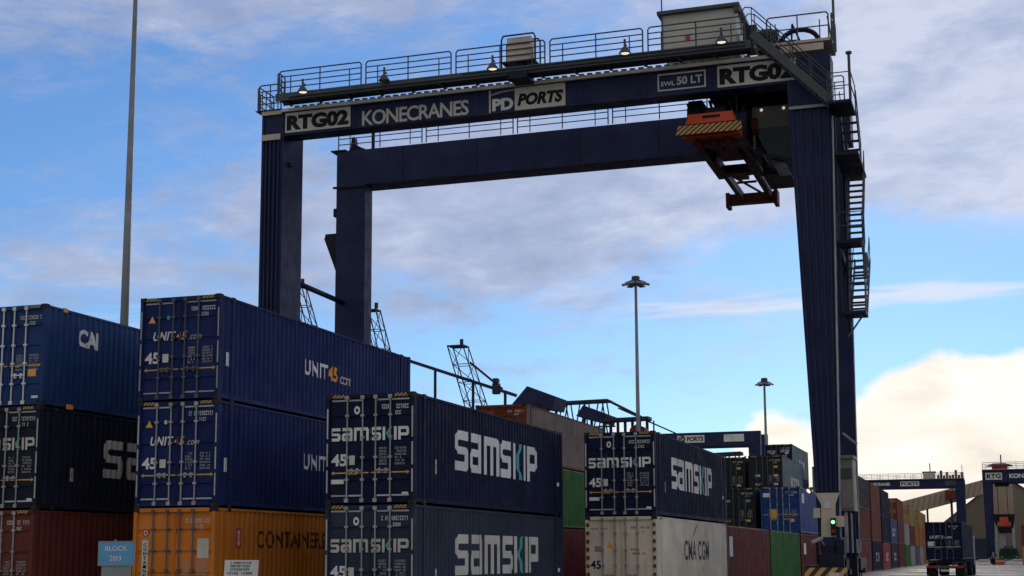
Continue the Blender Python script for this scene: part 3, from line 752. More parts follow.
b = MB(); b.box(-29.70, -28.16, 63., 63.85, 1.9, 19.54); leg = C(b, 'leg', 'crane')
k = MB(); k.prism([(-29.72,15.2),(-30.42,17.0),(-30.35,17.25),(-29.72,17.25)], 'y', 63.2, 63.5); k.box(-29.95,-29.702,63.2,63.5,18.1,18.5); k.box(-29.85,-28.1,62.9,63.0,19.42,19.52); CE(k, 'bracket', 'crane_dark', leg)
b = MB(); b.hexa([(-6.3,63,1.9),(-5.34,63,1.9),(-5.34,63.5,1.9),(-6.3,63.5,1.9)], [(-6.9,63,19.54),(-5.16,63,19.54),(-5.16,63.6,19.54),(-6.9,63.6,19.54)]); C(b, 'leg', 'crane')
# girders
b = MB(); b.box(-28.795, -6.77, Y0+.10, Y0+.95, 19.93, 20.95); b.box(-28.70, -6.80, Y0+.02, Y0+.098, 19.93, 19.98)
gird = C(b, 'girder', 'crane')
sm_ = MB()
for xx in (-25.3, -19.65, -15.4, -12.4, -9.75): sm_.box(xx, xx+.03, Y0+.094, Y0+.0985, 19.99, 20.98)
sm_.box(-28.7, -6.8, Y0+.02, Y0+.0975, 20.965, 20.99)
C(sm_, 'weld_seam', 'crane_dark', gird)
tr = MB(); tr.box(-28.86, -7.0, Y0-.10, Y0+1.65, 21.0, 21.13); C(tr, 'flange_trim', 'trim', gird)
bl = MB()
for i in range(56): bl.box(-28.2+i*.36, -28.2+i*.36+.22, Y0-.10, Y0+.1, 21.132, 21.21)
CE(bl, 'rail_clip', 'galv', gird)
b = MB(); b.box(-29.70, -5.0, 63., 64.4, 19.545, 21.30); g2 = C(b, 'girder', 'crane'); bl = MB(); bl.box(-30.0, -29.2, 62.9, 64.5, 21.305, 21.36); [bl.box(xx, xx+.035, 62.985, 62.998, 19.6, 21.25) for xx in (-26.2, -22.4, -17.35, -13.6)]; C(bl, 'end_plate', 'crane_dark', g2)
hk = MB(); hk.prism([(-29.3,21.37),(-28.2,21.37),(-28.6,21.55),(-28.9,21.72),(-28.95,22.1),(-29.1,22.1),(-29.15,21.6)], 'y', 63.4, 63.7); C(hk, 'bracket', 'crane_dark', g2)
# ties between the leg pairs, sill beams, bogies
for x in (-29.3, -5.35):
    b = MB(); b.tube((x, Y0+2.0 if x < -20 else Y0+1.95, 13.85), (x, 63.0, 13.75), .125, 10); C(b, 'tie_tube', 'crane', smooth=True)
for x0, x1 in ((-29.6, -28.5), (-6.1, -5.35)):
    b = MB(); b.box(x0, x1, Y0-.1, 64.2, 1.62, 2.2); C(b, 'sill_beam', 'crane')
for xc in (-29.05, -5.62):
    for yc in (Y0+.9, 63.3):
        b = MB(); b.box(xc-.42, xc+.42, yc-1.45, yc+1.45, .92, 1.40); b.box(xc-.25, xc+.25, yc-.4, yc+.4, 1.40, 1.62); b.box(xc-.5, xc+.5, yc-.35, yc+.35, .80, 1.0); C(b, 'bogie', 'crane_dark')
        for dy in (-.86, .86):
            wheel(rtg, xc, yc+dy)
# sign boards on the front girder
def sign(x0, x1, z0, z1, txt, tx=None, bm='signwhite', tm='black', bold=.045, shear=0., pad=.05, nm='sign_board', frame=None):
    b = MB(); b.box(x0, x1, Y0+.055, Y0+.099, z0, z1); s = C(b, nm, bm, gird); off = wloc(s)
    w, h = x1-x0, z1-z0
    q = place(text_polys(txt, bold, shear), x0+w*pad*.5, x1-w*pad*.5, z0+h*.10, z1-h*.13)
    front_mesh('lettering', ([(u-off.x, v-off.z) for u, v in q[0]], q[1]), Y0+.05-off.y, M[tm], s); return s
M['signbeige'] = mat('sign_beige', (.56, .53, .46), .5, streak=.2, var=.1)
sign(-28.72, -25.58, 20.06, 20.96, 'RTG02', bm='signbeige', bold=.06)
sign(-9.52, -6.40, 20.05, 20.94, 'RTG02', bm='signbeige', bold=.06)
off = wloc(gird)
def gtext(txt, x0, x1, z0, z1, m, bold=.02, shear=0., y=Y0+.090, sp=1., par=gird):
    o2 = wloc(par); q = place(text_polys(txt, bold, shear, sp), x0, x1, z0, z1)
    return front_mesh('lettering', ([(u-o2.x, v-o2.z) for u, v in q[0]], q[1]), y-o2.y, M[m], par)
gtext('KONECRANES', -25.04, -20.12, 20.03, 20.70, 'signbeige', .018, 0, sp=.88)
b = MB(); b.box(-19.20, -15.86, Y0+.055, Y0+.099, 19.93, 21.04); s = C(b, 'sign_board', 'signbeige', gird)
o2 = wloc(s); q = rects([(-19.12-o2.x, -18.06-o2.x, 19.98-o2.z, 20.98-o2.z)]); front_mesh('emblem', q, Y0+.050-o2.y, M['crane'], s)
V = [(-19.10, 20.72), (-18.6, 20.82), (-18.08, 20.86), (-18.08, 20.93), (-18.7, 20.90), (-19.10, 20.80)]
front_mesh('emblem', ([(u-o2.x, v-o2.z) for u, v in V], [tuple(range(6))]), Y0+.045-o2.y, M['lgrey'], s)
gtext('PD', -19.05, -18.12, 20.05, 20.58, 'signwhite', .05, 0, Y0+.043, par=s)
gtext('PORTS', -17.95, -15.94, 20.16, 20.70, 'black', .055, .22, Y0+.050, par=s)
fr = rects([(-11.97, -10.0, 20.82, 20.88), (-11.97, -10.0, 20.16, 20.22), (-11.97, -11.91, 20.221, 20.819), (-10.06, -10.0, 20.221, 20.819)])
front_mesh('sign_frame', ([(u-off.x, v-off.z) for u, v in fr[0]], fr[1]), Y0+.093-off.y, M['signbeige'], gird)
gtext('SWL', -11.84, -11.26, 20.36, 20.55, 'signbeige', .02); gtext('50 LT', -11.18, -10.14, 20.36, 20.70, 'signbeige', .03)
# walkway along the front girder and its railings
b = MB(); b.box(-28.65, -8.0, Y0-1.0, Y0-.30, 21.29, 21.35); b.box(-28.65, -8.0, Y0-1.04, Y0-.97, 21.17, 21.50); b.box(-28.65, -8.0, Y0-.30, Y0-.24, 21.20, 21.50)
for i in range(15): b.box(-28.4+i*1.45, -28.28+i*1.45, Y0-.9, Y0-.05, 21.20, 21.285)
wk = C(b, 'walkway', 'walk')
rl = MB(); railing_mb(rl, (-28.6, Y0-1.0, 21.50), (-8.1, Y0-1.0, 21.50), 1.0, panel=3.9); railing_mb(rl, (-28.62, Y0-1.0, 21.50), (-28.62, Y0-.1, 21.50), 1.0, panel=1.); C(rl, 'railing', 'walk', wk)
rl = MB(); railing_mb(rl, (-30.05, Y0-.1, 21.14), (-28.75, Y0-.1, 21.14), 1.15, panel=1.3); railing_mb(rl, (-30.05, Y0-.1, 21.14), (-30.05, Y0+1.6, 21.14), 1.15, panel=1.7); rl.box(-30.10, -28.8, Y0-.14, Y0+1.7, 21.115, 21.145); C(rl, 'railing', 'walk')
rl = MB(); railing_mb(rl, (-29.75, 63.05, 21.36), (-11.2, 63.05, 21.36), 1.15, panel=4.2); railing_mb(rl, (-11.2, 63.05, 21.36), (-5.1, 63.05, 21.36), 1.15); C(rl, 'railing', 'walk', g2)
ps = MB(); ps.tube((-27.9, 63.3, 21.3), (-27.9, 63.3, 23.3), .09, 6); ps.box(-28.05, -27.75, 63.2, 63.4, 22.3, 22.6); C(ps, 'post', 'crane_dark', g2)
# conduit pipes along the walkway
b = MB(); b.tube((-28.0, Y0-1.08, 21.30), (-8.2, Y0-1.08, 21.30), .05, 6); b.tube((-20, Y0-1.12, 21.42), (-8.2, Y0-1.12, 21.42), .035, 6); CE(b, 'conduit', 'walk', wk)
# machinery house, electric cabinet, motors
b = MB(); b.box(-11.76, -8.74, Y0+.15, Y0+2.4, 21.62, 23.36); mh = C(b, 'machinery_house', 'house')
b = MB(); b.box(-11.92, -8.56, Y0-.05, Y0+2.6, 23.362, 23.50); b.box(-8.78, -8.55, Y0-.02, Y0+.2, 23.12, 23.36); C(b, 'roof', 'walk', mh)
b = MB(); b.box(-11.2, -10.4, Y0+.125, Y0+.152, 21.7, 22.9); C(b, 'door', 'house', mh)
b = MB(); b.box(-10.78, -10.6, Y0+.08, Y0+.124, 22.2, 22.4); C(b, 'fire_extinguisher', 'redm', mh)
b = MB(); b.tube((-11.74, Y0+.1, 21.8), (-11.74, Y0+.1, 24.6), .03, 5); b.tube((-4.86, Y0-.2, 20.9), (-4.86, Y0-.2, 24.4), .05, 6); b.bar((-4.9, Y0-.2, 20.95), (-5.1, Y0-.2, 22.4), .06); C(b, 'antenna', 'walk')
b = MB(); b.box(-18.06, -17.03, Y0-.95, Y0-.35, 21.75, 22.78); ec = C(b, 'electrical_cabinet', 'beige')
b = MB()
for yy in (Y0-1.0, Y0-.3): b.path([(-18.28,yy,21.4),(-18.28,yy,22.72),(-18.2,yy,22.87),(-16.90,yy,22.87),(-16.82,yy,22.72),(-16.82,yy,21.4)], .035, 6)
b.box(-17.7, -17.4, Y0-.9, Y0-.3, 21.36, 21.745); b.box(-18.26, -16.84, Y0-1.02, Y0-.3, 21.69, 21.745); b.box(-17.95, -17.15, Y0-1.12, Y0-.12, 20.98, 21.30); C(b, 'cabinet_frame', 'crane_dark', ec)
b = MB(); b.box(-8.5, -7.95, Y0+.3, Y0+1.4, 21.7, 22.6); b.tube((-7.9, Y0+.6, 22.0), (-7.1, Y0+.6, 22.0), .38, 14); b.box(-7.9, -7.2, Y0+.2, Y0+1.2, 21.4, 21.75); b.tube((-7.85, Y0+1.0, 22.3), (-7.4, Y0+1.0, 22.3), .3, 12); C(b, 'hoist_motor', 'crane_dark')
b = MB(); b.box(-8.0, -5.0, Y0-.15, Y0+1.8, 21.45, 21.56); b.box(-7.0, -5.3, Y0-.12, Y0+.0, 21.12, 21.40); C(b, 'end_platform', 'beige')
rl = MB(); railing_mb(rl, (-7.6, Y0+.0, 21.56), (-4.98, Y0+.0, 21.56), 1.1, panel=2.6, bars=(0,.5,1.)); railing_mb(rl, (-4.98, Y0+.0, 21.56), (-4.98, Y0+1.8, 21.56), 1.1, panel=1.8, bars=(0,.5,1.)); C(rl, 'railing', 'walk')
b = MB(); n = 12
pts = [(-6.3+.75*math.cos(R(200-220*i/n)), Y0+.6, 21.72+.55*math.sin(R(200-220*i/n))) for i in range(n+1)]
b.path(pts, .10, 6); b.path([(-6.6, Y0+.5, 21.6), (-6.55, Y0+.5, 22.5), (-6.2, Y0+.5, 21.6)], .04, 5); b.tube((-6.9, Y0+.6, 21.6), (-6.9, Y0+.6, 22.1), .05, 5); b.box(-7.2, -6.4, Y0+.5, Y0+1.2, 21.56, 21.85); C(b, 'cable_reel', 'crane_dark')
# floodlights
for x, z, lit in ((-27.22, 21.36, 1), (-23.42, 21.45, 0), (-18.58, 21.42, 1), (-12.98, 21.44, 1), (-9.10, 21.44, 1)):
    b = MB(); y = Y0-1.28; b.tube((x, y, z), (x, y-.02, z+.24), .25, 12, .10); b.tube((x, y, z+.24), (x, y, z+.58), .05, 8); b.bar((x, y, z+.4), (x, Y0-1.0, z+.4), .05)
    fl = C(b, 'floodlight', 'walk'); b = MB(); b.tube((x, y, z+.005), (x, y, z-.02), .19, 12, .13); C(b, 'lamp', 'glow' if lit else 'lgrey', fl)
# the diagonal stair down the front and its landing
A = Vector((-7.95, Y0-.9, 21.80)); B = Vector((-5.05, Y0-.9, 18.80)); o = Vector((0, .75, 0))
b = MB(); b.bar(A, B, .07, .34); b.bar(A+o, B+o, .07, .34)
n = 13
for i in range(1, n): p = A.lerp(B, i/n); b.box(p.x-.14, p.x+.14, p.y+.036, p.y+.714, p.z-.02, p.z+.02)
st = C(b, 'stair', 'walk')
rl = MB()
for oo in (Vector((0,0,0)), o):
    for h in (.55, 1.05): rl.tube(A+oo+Vector((0,0,h)), B+oo+Vector((0,0,h)), .024, 5)
    for i in range(5): p = A.lerp(B, i/4)+oo; rl.tube(p, p+Vector((0,0,1.05)), .022, 5)
    rl.path([A+oo+Vector((0,0,1.05)), A+oo+Vector((-.25,0,1.10)), A+oo+Vector((-.42,0,.9)), A+oo+Vector((-.42,0,0))], .024, 5)
C(rl, 'handrail', 'walk', st)
def platform(x0, x1, y0, y1, z, rail=True):
    b = MB(); b.box(x0, x1, y0, y1, z-.12, z); P_ = C(b, 'landing', 'crane_dark', tower)
    if rail:
        r = MB(); r_ = .022
        for (p, q) in (((x1, y0, z), (x1, y1, z)), ((x0, y0, z), (x1, y0, z))):
            for h in (.55, 1.08): r.tube(Vector(p)+Vector((0,0,h)), Vector(q)+Vector((0,0,h)), r_, 5)
            for t_ in (p, q): r.tube(t_, Vector(t_)+Vector((0,0,1.08)), r_, 5)
        C(r, 'railing', 'walk', P_)
    return P_
b = MB(); b.bar((-4.90, Y0+.2, 10.4), (-4.90, Y0+.2, 18.7), .10); b.bar((-4.90, Y0+3.6, 10.4), (-4.90, Y0+3.6, 18.7), .10); tower = C(b, 'stair_tower', 'crane_dark')
platform(-5.0, -4.12, Y0-1.0, Y0+.9, 18.72); platform(-4.92, -4.02, Y0+.0, Y0+3.9, 16.95, False); platform(-4.90, -3.98, Y0-.1, Y0+1.0, 13.45); platform(-4.85, -3.98, Y0+.0, Y0+1.2, 10.72, False)
po = MB(); po.tube((-4.15, Y0-1.0, 18.7), (-4.15, Y0-1.0, 20.55), .055, 6); po.tube((-4.15, Y0-1.0, 20.5), (-4.15, Y0-1.0, 20.58), .12, 8); C(po, 'post', 'walk', tower)
def flight(x0, x1, ya, za, yb, zb):
    b = MB(); 
    for x in (x0, x1): b.bar((x, ya, za), (x, yb, zb), .05, .20)
    n = int(abs(za-zb)/.27)
    for i in range(1, n): t_ = i/n; y = ya+(yb-ya)*t_; z = za+(zb-za)*t_; b.box(x0+.026, x1-.026, y-.11, y+.11, z-.025, z+.025)
    f = C(b, 'stair_flight', 'walk', tower); r = MB()
    for x in (x0, x1): r.tube((x, ya, za+.95), (x, yb, zb+.95), .022, 5)
    for i in range(4):
        t_ = i/3; y = ya+(yb-ya)*t_; z = za+(zb-za)*t_; r.tube((x1, y, z), (x1, y, z+.95), .02, 5)
    C(r, 'handrail', 'walk', f)
flight(-4.72, -4.10, Y0+.9, 18.7, Y0+2.6, 16.95); flight(-4.66, -4.06, Y0+3.4, 16.9, Y0+1.0, 13.45); flight(-4.62, -4.02, Y0+1.0, 13.4, Y0+.6, 10.72)
flight(-4.62, -4.02, Y0+3.9, 13.4, Y0+1.2, 10.72)
b = MB(); b.bar((-4.05, Y0+.3, 10.65), (-4.70, Y0+.3, 9.75), .06); b.bar((-4.0, Y0-.1, 13.4), (-3.92, Y0-.1, 12.1), .10); b.tube((-3.92, Y0-.1, 12.9), (-3.92, Y0-.1, 11.9), .09, 6); C(b, 'brace', 'walk', tower)
b = MB(); b.bar((-5.55, 60., 6.44), (-5.01, 60., 5.98), .10); C(b, 'brace', 'lgrey')
tower.location.x -= .13
# trolley, cab and spreader
b = MB(); b.box(-11.0, -6.9, Y0+2.1, 62.8, 19.0, 19.60); b.box(-8.7, -6.95, Y0+2.6, 62.2, 18.2, 19.0); b.box(-11.2, -10.6, 58.0, 62.5, 18.9, 20.4); b.box(-10.6, -7.0, Y0+1.7, 63.0, 20.98, 21.3)
for x in (-10.8, -10.3, -9.9): b.tube((x, Y0+2.2, 19.0), (x+.1, 58.4, 18.3), .07, 6)
tl = C(b, 'trolley', 'crane_dark')
b = MB()
for x in (-10.55, -9.9, -9.2, -8.6):
    for y in (58.6, 61.4): b.tube((x, y, 19.1), (x+.15, y, 19.1), .42, 16)
b.tube((-9.0, Y0+1.9, 19.15), (-8.7, Y0+1.9, 19.15), .40, 16); b.tube((-8.45, Y0+1.9, 18.85), (-8.25, Y0+1.9, 18.85), .36, 16); CE(b, 'sheave', 'spread_dk', tl)
b = MB()
for k_ in range(3): b.tube((-10.9+.45*k_, Y0+1.75, 19.35), (-10.75+.45*k_, Y0+2.0, 18.8), .05, 6)
CE(b, 'hose', 'rubber', tl)
b = MB(); b.box(-8.45, -6.62, 57.4, 59.8, 18.75, 19.66); b.box(-6.72, -6.60, 57.35, 57.45, 17.2, 18.75); b.box(-8.43, -8.34, 57.36, 57.44, 17.9, 18.75)
cab = C(b, 'operator_cab', 'cab', tl)
b = MB(); b.hexa([(-7.7,57.6,17.30),(-6.68,57.6,17.30),(-6.68,59.7,17.30),(-7.7,59.7,17.30)], [(-8.40,57.44,18.745),(-6.66,57.44,18.745),(-6.66,59.75,18.745),(-8.40,59.75,18.745)]); C(b, 'window', 'glass', cab)
b = MB(); b.hexa([(-8.0,57.3,17.55),(-6.6,57.3,17.12),(-6.6,59.9,17.12),(-8.0,59.9,17.55)], [(-8.1,57.3,17.70),(-6.6,57.3,17.29),(-6.6,59.9,17.29),(-8.1,59.9,17.70)]); C(b, 'floor', 'crane_dark', cab)
for x in (-8.05, -7.15): b = MB(); b.tube((x, 57.3, 19.5), (x, 57.2, 19.46), .06, 8); C(b, 'lamp', 'glowdim', cab)
b = MB(); b.box(-8.45, -7.3, 59.9, 62.4, 17.45, 18.98); b.box(-11.05, -10.5, 56.9, 57.6, 18.85, 19.75); b.box(-10.2, -9.5, 56.6, 57.4, 19.0, 19.6); b.box(-9.2, -8.6, 56.7, 58.1, 18.2, 19.3)
CE(b, 'hoist_gear', 'crane_dark', tl)
b = MB()
for i, (x, z) in enumerate(((-11.0,19.7),(-10.6,19.5),(-10.1,19.75),(-9.7,19.4),(-9.3,19.7))): b.path([(x,56.8,z+.2),(x+.15,56.7,z-.3),(x+.5,56.75,z-.45),(x+.6,57.2,z+.1)], .05, 5)
C(b, 'hose_loop', 'rubber', tl)
b = MB(); b.prism([(-10.85,18.62),(-8.86,18.62),(-8.95,19.02),(-10.72,19.02)], 'y', 55.45, 56.35)
b.box(-11.0, -8.7, 55.65, 56.35, 18.12, 18.62)
sp_ = C(b, 'spreader', 'spread', rtg)
b = MB()
for x in (-10.45, -9.85, -9.3): b.tube((x, 56.10, 18.15), (x, 56.40, 17.85), .17, 10)
b.box(-10.7, -9.0, 56.30, 56.75, 17.95, 18.3); CE(b, 'flipper', 'spread_dk', sp_)
b = MB()
for x in (-10.4, -9.3):
    for y in (58.9, 61.2): b.tube((x, y, 18.9), (x*.985-.15, y, 20.9), .03, 5)
CE(b, 'hoist_rope', 'walk', sp_)
b = MB(); b.hexa([(-11.20,55.27,18.16),(-8.55,55.27,18.16),(-8.55,55.34,18.16),(-11.20,55.34,18.16)], [(-11.14,55.45,18.58),(-8.61,55.45,18.58),(-8.61,55.52,18.58),(-11.14,55.52,18.58)]); C(b, 'hazard_bar', 'hazard', sp_)
b = MB(); b.box(-10.15, -9.45, 55.42, 55.45, 18.82, 18.92); C(b, 'plate', 'black', sp_)
b = MB()
for x in (-10.85, -9.05): b.box(x, x+.26, 56.2, 63.0, 18.25, 18.70)
for x in (-10.62, -9.28): b.box(x, x+.20, 60., 67.45, 18.28, 18.66)
b.box(-10.58, -9.06, 57.2, 57.9, 18.3, 18.75); b.box(-10.58, -9.06, 62.3, 62.9, 18.3, 18.7)
CE(b, 'telescopic_beam', 'spread_dk', sp_)
b = MB(); b.box(-9.02, -8.93, 60.5, 66.2, 18.26, 18.62); C(b, 'beam_side_sheen', 'lgrey', sp_)  # pale strip added as the reflection on the right beam's side face
b = MB(); b.box(-11.12, -9.02, 67.46, 68.0, 18.20, 18.66); b.box(-11.30, -11.12, 67.35, 68.1, 18.02, 18.72); b.box(-9.02, -8.84, 67.35, 68.1, 18.02, 18.72); C(b, 'end_beam', 'spread_dk', sp_)
b = MB(); b.box(-10.3, -9.4, 58.5, 60.6, 18.5, 18.95); b.box(-10.1, -9.6, 63.0, 63.8, 18.35, 18.75); b.tube((-10.3, 64.6, 18.45), (-9.4, 64.6, 18.45), .06, 6); b.bar((-10.3, 63, 18.4), (-9.5, 66.5, 18.4), .08)
for x in (-10.3, -9.3):
    for y in (58.8, 61.3): b.tube((x, y, 18.9), (x, y, 19.4), .05, 5)
C(b, 'headblock', 'spread_dk', sp_)
# equipment at the foot of the right leg
b = MB(); y0, y1 = Y0-.14, Y0-.03
b.hexa([(-6.06,y0,2.2),(-5.52,y0,2.2),(-5.52,y1,2.2),(-6.06,y1,2.2)], [(-6.02,y0,3.42),(-5.50,y0,3.42),(-5.50,y1,3.42),(-6.02,y1,3.42)])
b.hexa([(-6.02,y0,3.421),(-5.50,y0,3.421),(-5.50,y1,3.421),(-6.02,y1,3.421)], [(-6.24,y0,3.84),(-5.34,y0,3.84),(-5.34,y1,3.84),(-6.24,y1,3.84)])
pn = C(b, 'leg_panel', 'beige')
b = MB(); b.box(-6.32, -6.065, Y0-.12, Y0+.05, 2.92, 3.28); b.box(-5.515, -5.22, Y0-.12, Y0+.05, 2.58, 2.98); CE(b, 'junction_box', 'beige', pn)
b = MB(); b.box(-5.90, -5.66, Y0-.165, Y0-.141, 3.26, 3.50); C(b, 'notice', 'signwhite', pn)
b = MB(); b.box(-5.68, -5.50, Y0-.30, Y0-.141, 2.26, 2.90); sg = C(b, 'signal_light', 'black')
b = MB(); b.tube((-5.59, Y0-.30, 2.75), (-5.59, Y0-.34, 2.75), .07, 12); C(b, 'lamp', 'glow_g', sg); b = MB(); b.tube((-5.59, Y0-.30, 2.42), (-5.59, Y0-.33, 2.42), .07, 12); C(b, 'lamp', 'glow_r', sg)
b = MB(); b.tube((-6.36, Y0-.7, 1.98), (-6.02, Y0-.3, 2.16), .075, 10); b.bar((-6.06, Y0-.3, 2.08), (-5.9, Y0-.1, 1.8), .05); C(b, 'camera_unit', 'lgrey')
b = MB(); b.box(-6.0, -5.55, Y0-.5, Y0-.11, 1.55, 1.9); b.box(-5.50, -5.2, Y0-.45, Y0-.1, 1.4, 2.1); b.tube((-6.2, Y0-.3, 1.2), (-6.2, Y0-.3, 2.0), .05, 6); CE(b, 'cable_box', 'crane_dark')
b = MB(); b.tube((-6.42, Y0-.35, 3.93), (-6.32, Y0-.25, 4.03), .11, 10, .05); b.bar((-6.32, Y0-.25, 4.03), (-6.1, Y0+.1, 4.03), .05); fl = C(b, 'floodlight', 'walk'); b = MB(); b.tube((-6.44, Y0-.37, 3.91), (-6.45, Y0-.38, 3.90), .09, 10); C(b, 'lamp', 'glow', fl)
b = MB(); b.box(-6.62, -5.10, Y0-1.0, Y0-.82, .68, 1.08); C(b, 'hazard_beam', 'hazard_big'); b = MB(); b.box(-6.60, -5.12, Y0-.818, Y0-.5, .62, 1.16); b.box(-6.1, -5.2, Y0-.8, Y0+.2, 1.16, 1.55); C(b, 'bumper', 'crane_dark')
b = MB(); b.box(-5.72, -5.36, Y0-1.03, Y0-1.002, .70, .90); C(b, 'plate', 'signwhite')
b = MB(); b.box(-6.0, -5.05, 58.0, 59.6, 3.25, 5.28); gs = C(b, 'generator_house', 'genset'); b = MB(); b.box(-6.05, -4.99, 57.9, 59.7, 5.282, 5.40); C(b, 'roof', 'genset', gs)
b = MB(); b.box(-5.50, -5.10, 57.965, 57.998, 3.35, 4.4); C(b, 'door', 'genset', gs); b = MB(); b.box(-5.50, -5.10, 57.955, 57.998, 4.5, 4.9); C(b, 'louvre', 'walk', gs); b = MB(); b.box(-6.05, -5.42, 57.9, 62.4, 2.22, 3.23); b.box(-6.0, -5.4, 57.6, 57.89, 1.5, 3.0); C(b, 'engine', 'crane_dark', gs)
b = MB(); b.tube((-5.02, 57.5, .9), (-5.02, 57.5, 3.2), .05, 6); b.tube((-5.2, 57.5, .9), (-5.2, 57.5, 3.2), .05, 6); b.box(-5.5, -4.95, 57.3, 57.7, .5, 1.5); CE(b, 'pipe', 'crane_dark', gs)

# ------------------------------------------------------------------ far yard cranes
def far_rtg(label, x0, x1, y, ztop, gh=1.7, signs=(), house=None, red=False, leg=1.25, spreader=None, wb=7.5, rail=True, hh=1.5):
    t = thing('gantry_crane', label, 'crane', ((x0+x1)/2, y, 0), 'smaller looking gantry cranes far down the yard')
    def c(mb, nm, mt, par=t): return mb.build(nm, M[mt], par, True)
    for yy in (y, y+wb):
        gb = c(MB().box(x0, x1, yy, yy+1.3, ztop-gh, ztop), 'girder', 'crane')
        if yy == y:
            gd = gb
        for xa in (x0, x1-leg):
            c(MB().hexa([(xa+.2,yy+.05,1.6),(xa+leg-.2,yy+.05,1.6),(xa+leg-.2,yy+1.2,1.6),(xa+.2,yy+1.2,1.6)], [(xa,yy+.05,ztop-gh),(xa+leg,yy+.05,ztop-gh),(xa+leg,yy+1.25,ztop-gh),(xa,yy+1.25,ztop-gh)]), 'leg', 'crane')
    for xa in (x0, x1-leg):
        c(MB().box(xa, xa+leg, y-.6, y+wb+1.8, 1.1, 1.6), 'sill_beam', 'crane_dark')
        for yy in (y, y+1.5, y+wb-.6, y+wb+.9): wheel(t, xa+leg/2, yy, .6, .45)
    for (a, b_, mt, tx) in signs:
        s = c(MB().box(a, b_, y-.08, y-.003, ztop-gh*.80, ztop-gh*.22), 'sign_board', mt)
        if tx:
            o2 = wloc(s); q = place(text_polys(tx, .04), a+.2, b_-.2, ztop-gh*.70, ztop-gh*.32)
            front_mesh('lettering', ([(u-o2.x, v-o2.z) for u, v in q[0]], q[1]), y-.085-o2.y, M['black' if mt == 'signwhite' else 'signwhite'], s)
    if rail:
        r = MB(); railing_mb(r, (x0, y, ztop+.15), (x1, y, ztop+.15), 1.2, r=.05, panel=3.6); r.box(x0, x1, y-.4, y+.4, ztop+.004, ztop+.15); c(r, 'railing', 'galv')
    if house:
        h = c(MB().box(house[0], house[1], y-.2, y+2.6, ztop+.2, ztop+hh), 'machinery_house', 'redm' if red else 'house')
        c(MB().hexa([(house[0]-.9,y-.6,ztop+hh+.01),(house[1]+.9,y-.6,ztop+hh+.01),(house[1]+.9,y+3,ztop+hh+.01),(house[0]-.9,y+3,ztop+hh+.01)], [(house[0]+.4,y,ztop+hh+.45),(house[1]-.4,y,ztop+hh+.45),(house[1]-.4,y+2,ztop+hh+.45),(house[0]+.4,y+2,ztop+hh+.45)]) if red else MB().box(house[0]-.2, house[1]+.2, y-.3, y+2.8, ztop+hh+.01, ztop+hh+.2), 'roof', 'walk', h)
        c(MB().tube((house[0]+(house[1]-house[0])*.6, y+.5, ztop+hh+.1), (house[0]+(house[1]-house[0])*.6, y+.5, ztop+hh+2.), .12, 5), 'antenna', 'walk', h)
    if house and not red:
        b = MB(); rq = random.Random(8)
        for i in range(9): xx = house[1]+.4+i*.62; b.box(xx, xx+.5, y+.2, y+1.6, ztop+.16, ztop+.6+rq.random()*1.3)
        b.each('hoist_machine', M['spread_dk'], t, True)
        c(MB().tube((x1-.4, y, ztop+.1), (x1-.4, y, ztop+3.), .07, 5), 'antenna', 'walk')
    if spreader:
        xs_, zs_ = spreader
        s = c(MB().box(xs_-1.2, xs_+1.2, y+1.5, y+5.5, ztop-gh-.6, ztop-gh-.05), 'trolley', 'crane_dark')
        b = MB(); b.box(xs_-1.1, xs_+1.1, y-1.5, y+10.5, zs_, zs_+.7); b.box(xs_-.7, xs_+.7, y-1.4, y+1.4, zs_+.71, zs_+1.5); b.box(xs_-.6, xs_+.6, y+1.5, y+5.5, zs_+.91, zs_+1.6); c(b, 'spreader', 'spread')
        b = MB()
        for dx in (-.8, .8): b.tube((xs_+dx, y+3.5, zs_+1.6), (xs_+dx, y+3.5, ztop-gh-.5), .06, 5)
        c(b, 'hoist_rope', 'crane_dark')
    return t
# mid distance, behind the SAMSKIP containers
far_rtg('navy gantry crane with white sign boards behind the container on the refrigerated one', -62., -37.1, 250., 22.9, 2.2, [(-51.6, -46.8, 'signwhite', 'PD PORTS'), (-43.4, -39.9, 'signwhite', None)], wb=8, leg=2.1, rail=False)
far_rtg('distant navy gantry crane with grey machinery house, left of the tan conveyor end', -30., -5.1, 330., 17.9, 1.75, [(-28.5,-26.6,'signwhite',None), (-26.2,-20.6,'crane','KONECRANES'), (-18.6,-14.6,'signwhite','PORTS'), (-9.2,-7.0,'walk',None)], house=(-13.7, -11.2), leg=2.0, spreader=None)
far_rtg('distant navy gantry crane with red machinery house at the right edge of the picture', -1.15, 22., 270., 16.3, 2.1, [(-.6, 2.2, 'signwhite', 'RTG'), (3.2, 10.5, 'crane', 'KONECRANES')], house=(.55, 3.2), red=True, leg=1.75, spreader=(2.1, 6.5), rail=True, hh=.75)

